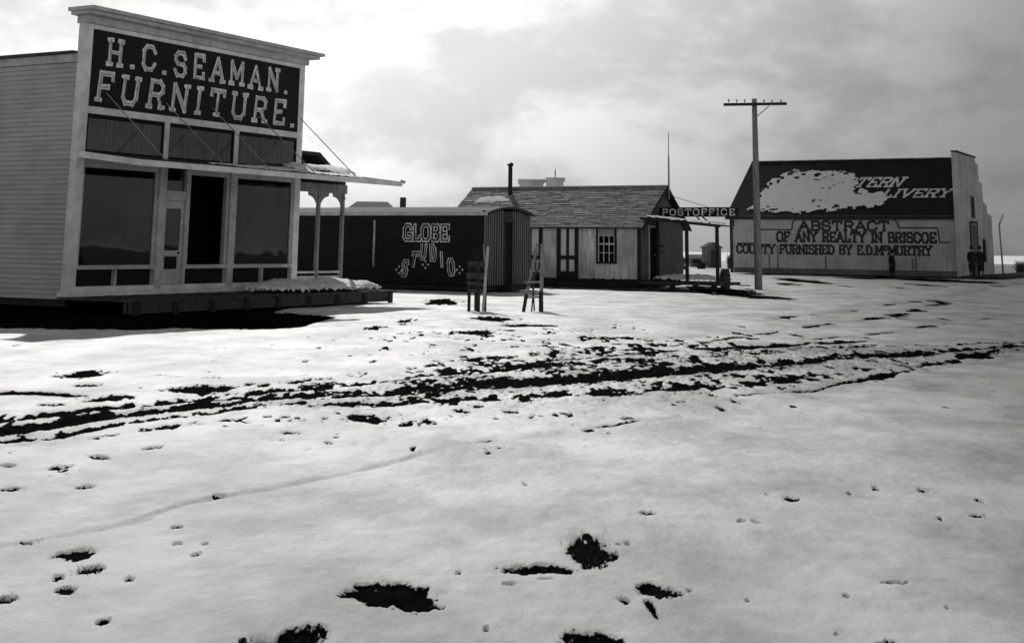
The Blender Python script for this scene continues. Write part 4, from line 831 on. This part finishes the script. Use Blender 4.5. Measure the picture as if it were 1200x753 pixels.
def block(name, label, cat, px0, px1, pt, D, m, depth=4):
    xl, xr = ground_x(px0, D), ground_x(px1, D); zt = at((px0+px1)/2, pt, D).z; zg = float(far_drop(np.array(D))); w = xr-xl
    r = empty(name, ((xl+xr)/2, D, zg), 0, label=label, cat=cat); h = zt-zg
    MB().box(-w/2, w/2, 0, depth, 0, h-.25).build('wall', m, r); MB().box(-w/2-.15, w/2+.15, -.15, depth+.1, h-.249, h).build('cornice', m, r)
    for k in range(2): MB().box(-w/4+k*w/2-.35, -w/4+k*w/2+.35, -.03, -.002, h*.55, h*.8).build('window', M['dark'], r)
    return r
block('pale_store', 'distant pale flat topped building seen over the post office roof', 'building', 608, 636, 210, 125, M['far_pale'])
b_ = block('pale_tower_house', 'distant pale narrow building with a thin mast seen over the post office ridge', 'building', 641, 660, 208, 122, M['far_pale'])
zz = at(648, 197, 122).z; MB().tube((0, 1, 0), (0, 1, zz), .07, .05, 6).build('mast', M['far'], b_)
# seen through the gap beside the post office
D = 140; ob = loc_of(837, D); zg = float(far_drop(np.array(float(D))))
oh = empty('outhouse', (ob.x, D, zg), .2, label='small dark gabled outhouse seen through the post office porch', cat='outhouse')
hh = at(837, 284, D).z-zg; MB().prism([(-.75, 0), (.75, 0), (.75, hh*.8), (0, hh*.97), (-.75, hh*.8)], 0, 1.5).build('wall', M['far'], oh)
MB().prism([(-.9, hh*.78), (0, hh*.98), (.9, hh*.78), (.9, hh*.81), (0, hh*1.01), (-.9, hh*.81)], -.1, 1.6).build('roof', M['far_dark'], oh)
MB().box(-.32, .32, -.04, -.002, .05, hh*.7).build('door', M['far_dark'], oh)
far_house('low_shed', 'low grey shed left of the outhouse in the gap beyond the porch', 808, 826, 298, 150, .7, M['far'], M['far'], cat='shed', depth=3)
def bush(label, px, D, w, h, seed, m='bark', name='bare_bush'):
    rnd = random.Random(seed); zg = float(far_drop(np.array(float(D)))); p = loc_of(px, D)
    t = empty(name, (p.x, D, zg), 0, label=label, cat='bush', group='bare bushes beyond the buildings'); mb = MB()
    for k in range(70):
        a = Vector((rnd.uniform(-w/2, w/2)*.5, rnd.uniform(-.4, .4), 0)); d = Vector((rnd.uniform(-w/2, w/2), rnd.uniform(-.5, .5), h*rnd.uniform(.4, 1))); mid = a*.6+d*.6; mb.tube(a, mid, .03, .02, 4); 
        for j in range(3): mb.tube(mid, mid+Vector((rnd.uniform(-.3, .3), rnd.uniform(-.2, .2), rnd.uniform(.0, .35)*h)), .018, .006, 3)
    mb.build('branches', M[m], t)
bush('dark bare bush just right of the post office wall, seen through the porch', 798, 118, 1.6, 1.5, 1)
bush('low bare bush between the shed and the outhouse', 822, 128, 1.4, .8, 2)
bush('upright bare bush between the outhouse and the livery barn', 856, 132, .8, 1.7, 3)
bush('bare bush at the far right edge beyond the barn', 1197, 130, 1.6, 1.3, 4)
# slanting pale pole beyond the barn front
pp = loc_of(1176, 100)
MBp = MB().tube((0, 0, -.1), (-.1, 0, 3.6), .07, .06, 8).tube((-.1, 0, 3.6), (.25, 0, 4.35), .06, .04, 8)
o = MBp.build('crooked_post', M['letter_dim'], None, True); o.location = pp; tag(o, 'pale crooked post bent at its top, right of the barn', 'post')

# ================================================================ PEOPLE
def person(loc, rz, h, label, hat=True, coat=True, seed=0):
    rnd = random.Random(seed); k = h/1.75
    V = [(0,0,.95),(0,0,1.15),(0,.01,1.38),(0,.0,1.5),(0,-.02,1.58),(0,-.03,1.68),
         (.1,0,.9),(.11,-.03,.5),(.12,.02,.09),(.12,-.14,.04), (-.1,0,.9),(-.12,.03,.5),(-.12,.05,.09),(-.13,-.11,.04),
         (.2,.01,1.4),(.26,.03,1.12),(.24,-.06,.88),(.235,-.08,.80), (-.2,.01,1.4),(-.27,.03,1.12),(-.24,-.07,.88),(-.235,-.09,.80)]
    E = [(0,1),(1,2),(2,3),(3,4),(4,5),(0,6),(6,7),(7,8),(8,9),(0,10),(10,11),(11,12),(12,13),(2,14),(14,15),(15,16),(16,17),(2,18),(18,19),(19,20),(20,21)]
    R = [.16,.15,.17,.065,.085,.09,.1,.07,.05,.045,.1,.07,.05,.045,.075,.055,.042,.04,.075,.055,.042,.04]
    me = bpy.data.meshes.new('person'); me.from_pydata([(x*k, y*k, z*k) for x, y, z in V], E, []); o = bpy.data.objects.new('person', me); C.objects.link(o)
    o.modifiers.new('skin', 'SKIN')
    for i, d in enumerate(me.skin_vertices[0].data): d.radius = (R[i]*k, R[i]*k*.85); d.use_root = (i == 0)
    s = o.modifiers.new('sub', 'SUBSURF'); s.levels = 2; s.render_levels = 2
    dg = bpy.context.evaluated_depsgraph_get(); m2 = bpy.data.meshes.new_from_object(o.evaluated_get(dg)); o.modifiers.clear(); o.data = m2; m2.materials.clear(); m2.materials.append(M['skin']); m2.materials.append(M['cloth'])
    for p in m2.polygons: p.use_smooth = True; c = p.center; p.material_index = 0 if (c.z > 1.5*k or (c.z < .86*k and abs(c.x) > .19*k and c.z > .6*k)) else 1
    o.location = loc; o.rotation_euler = (0, 0, rz); tag(o, label, 'person')
    # long coat, hair, hat, face
    MB().lathe([(.17*k, .30*k), (.215*k, .42*k), (.225*k, .8*k), (.19*k, 1.05*k), (.215*k, 1.3*k), (.2*k, 1.42*k), (.08*k, 1.5*k)], n=18).build('coat', M['cloth'], o, True)
    MB().lathe([(.05*k, 1.60*k), (.094*k, 1.64*k), (.098*k, 1.72*k), (.05*k, 1.78*k)], (0, -.015*k, 0), 14).build('hair', M['bark'], o, True)
    MB().lathe([(.17*k, 1.715*k), (.175*k, 1.73*k), (.10*k, 1.74*k), (.095*k, 1.84*k), (.05*k, 1.86*k)], (0, -.03*k, 0), 18).build('hat', M['cloth'], o, True)
    return o
q = GW(0, 0); 
def barnpt(lx, ly, z=.165): return B0+BX*lx+AY*ly+Vector((0, 0, z))
def barn_px(px, ly):
    lo, hi = -5, 30
    for _ in range(40):
        mid = (lo+hi)/2
        if project(barnpt(mid, ly, 1))[0] < px: lo = mid
        else: hi = mid
    return barnpt(lo, ly)
person(barn_px(1139, -1.5), .2, 1.78, 'person in long dark coat and hat standing before the barn door, the left one', seed=1)
person(barn_px(1149, -1.2), -.3, 1.8, 'person in dark coat and hat standing before the barn door, the right one', seed=2)
pw = loc_of(1046, 93.0); 
person(Vector((pw.x, 93.0, 0)), .5, 1.62, 'person in dark clothes standing alone beside the lettered barn wall', seed=3)

# ================================================================ AN ADDED SHEET, out of view, shaped to shade the right side of the street
def build_shade_sheet():
    zc = 210.0; kx, ky = SD.x/SD.z*zc, SD.y/SD.z*zc
    gx, gy = np.meshgrid(np.concatenate([np.linspace(-40, 190, 231), np.linspace(196, 420, 24)]), np.concatenate([np.linspace(-25, 330, 200), np.linspace(345, 520, 12)]))
    t = gx/(np.maximum(gy, 0)+2.0); a = np.clip((t+.02)/.33, 0, 1); d = a*a*(3-2*a); nb = np.clip((15-gy)/8, 0, 1)*np.clip((gx+26)/22, 0, 1); d = 1-(1-d)*(1-.55*nb)
    n = fbm(gx*.16, gy*.10, 4, 91); n2 = fbm(gx*.035, gy*.03, 3, 95)
    edge = np.minimum(np.minimum(gx+40, 420-gx)/25, np.minimum(gy+25, 520-gy)/20); edge = np.clip(edge, 0, 1)
    dens = np.clip(d*(1.06+.25*n)+.10*n2, 0, .985)*edge
    th = 5*dens+.4; top = zc+th+2*n*dens; bot = zc-th*.6
    for nm, z in (('a', top),):
        o = grid_mesh('shade_sheet', gx+kx, gy+ky, z, attrs={'dens': dens}, m=cm)
    tag(o, kind='structure')
cm = bpy.data.materials.new('shade_sheet_mat'); cm.use_nodes = True
_nt = cm.node_tree; _nt.nodes.clear(); _a = _nt.nodes.new('ShaderNodeAttribute'); _a.attribute_name = 'dens'
_t = _nt.nodes.new('ShaderNodeBsdfTransparent'); _d = _nt.nodes.new('ShaderNodeBsdfTranslucent'); _d.inputs[0].default_value = (.45, .45, .45, 1)
_m = _nt.nodes.new('ShaderNodeMixShader'); _o = _nt.nodes.new('ShaderNodeOutputMaterial')
_nt.links.new(_a.outputs['Fac'], _m.inputs[0]); _nt.links.new(_t.outputs[0], _m.inputs[1]); _nt.links.new(_d.outputs[0], _m.inputs[2]); _nt.links.new(_m.outputs[0], _o.inputs[0])
build_shade_sheet()
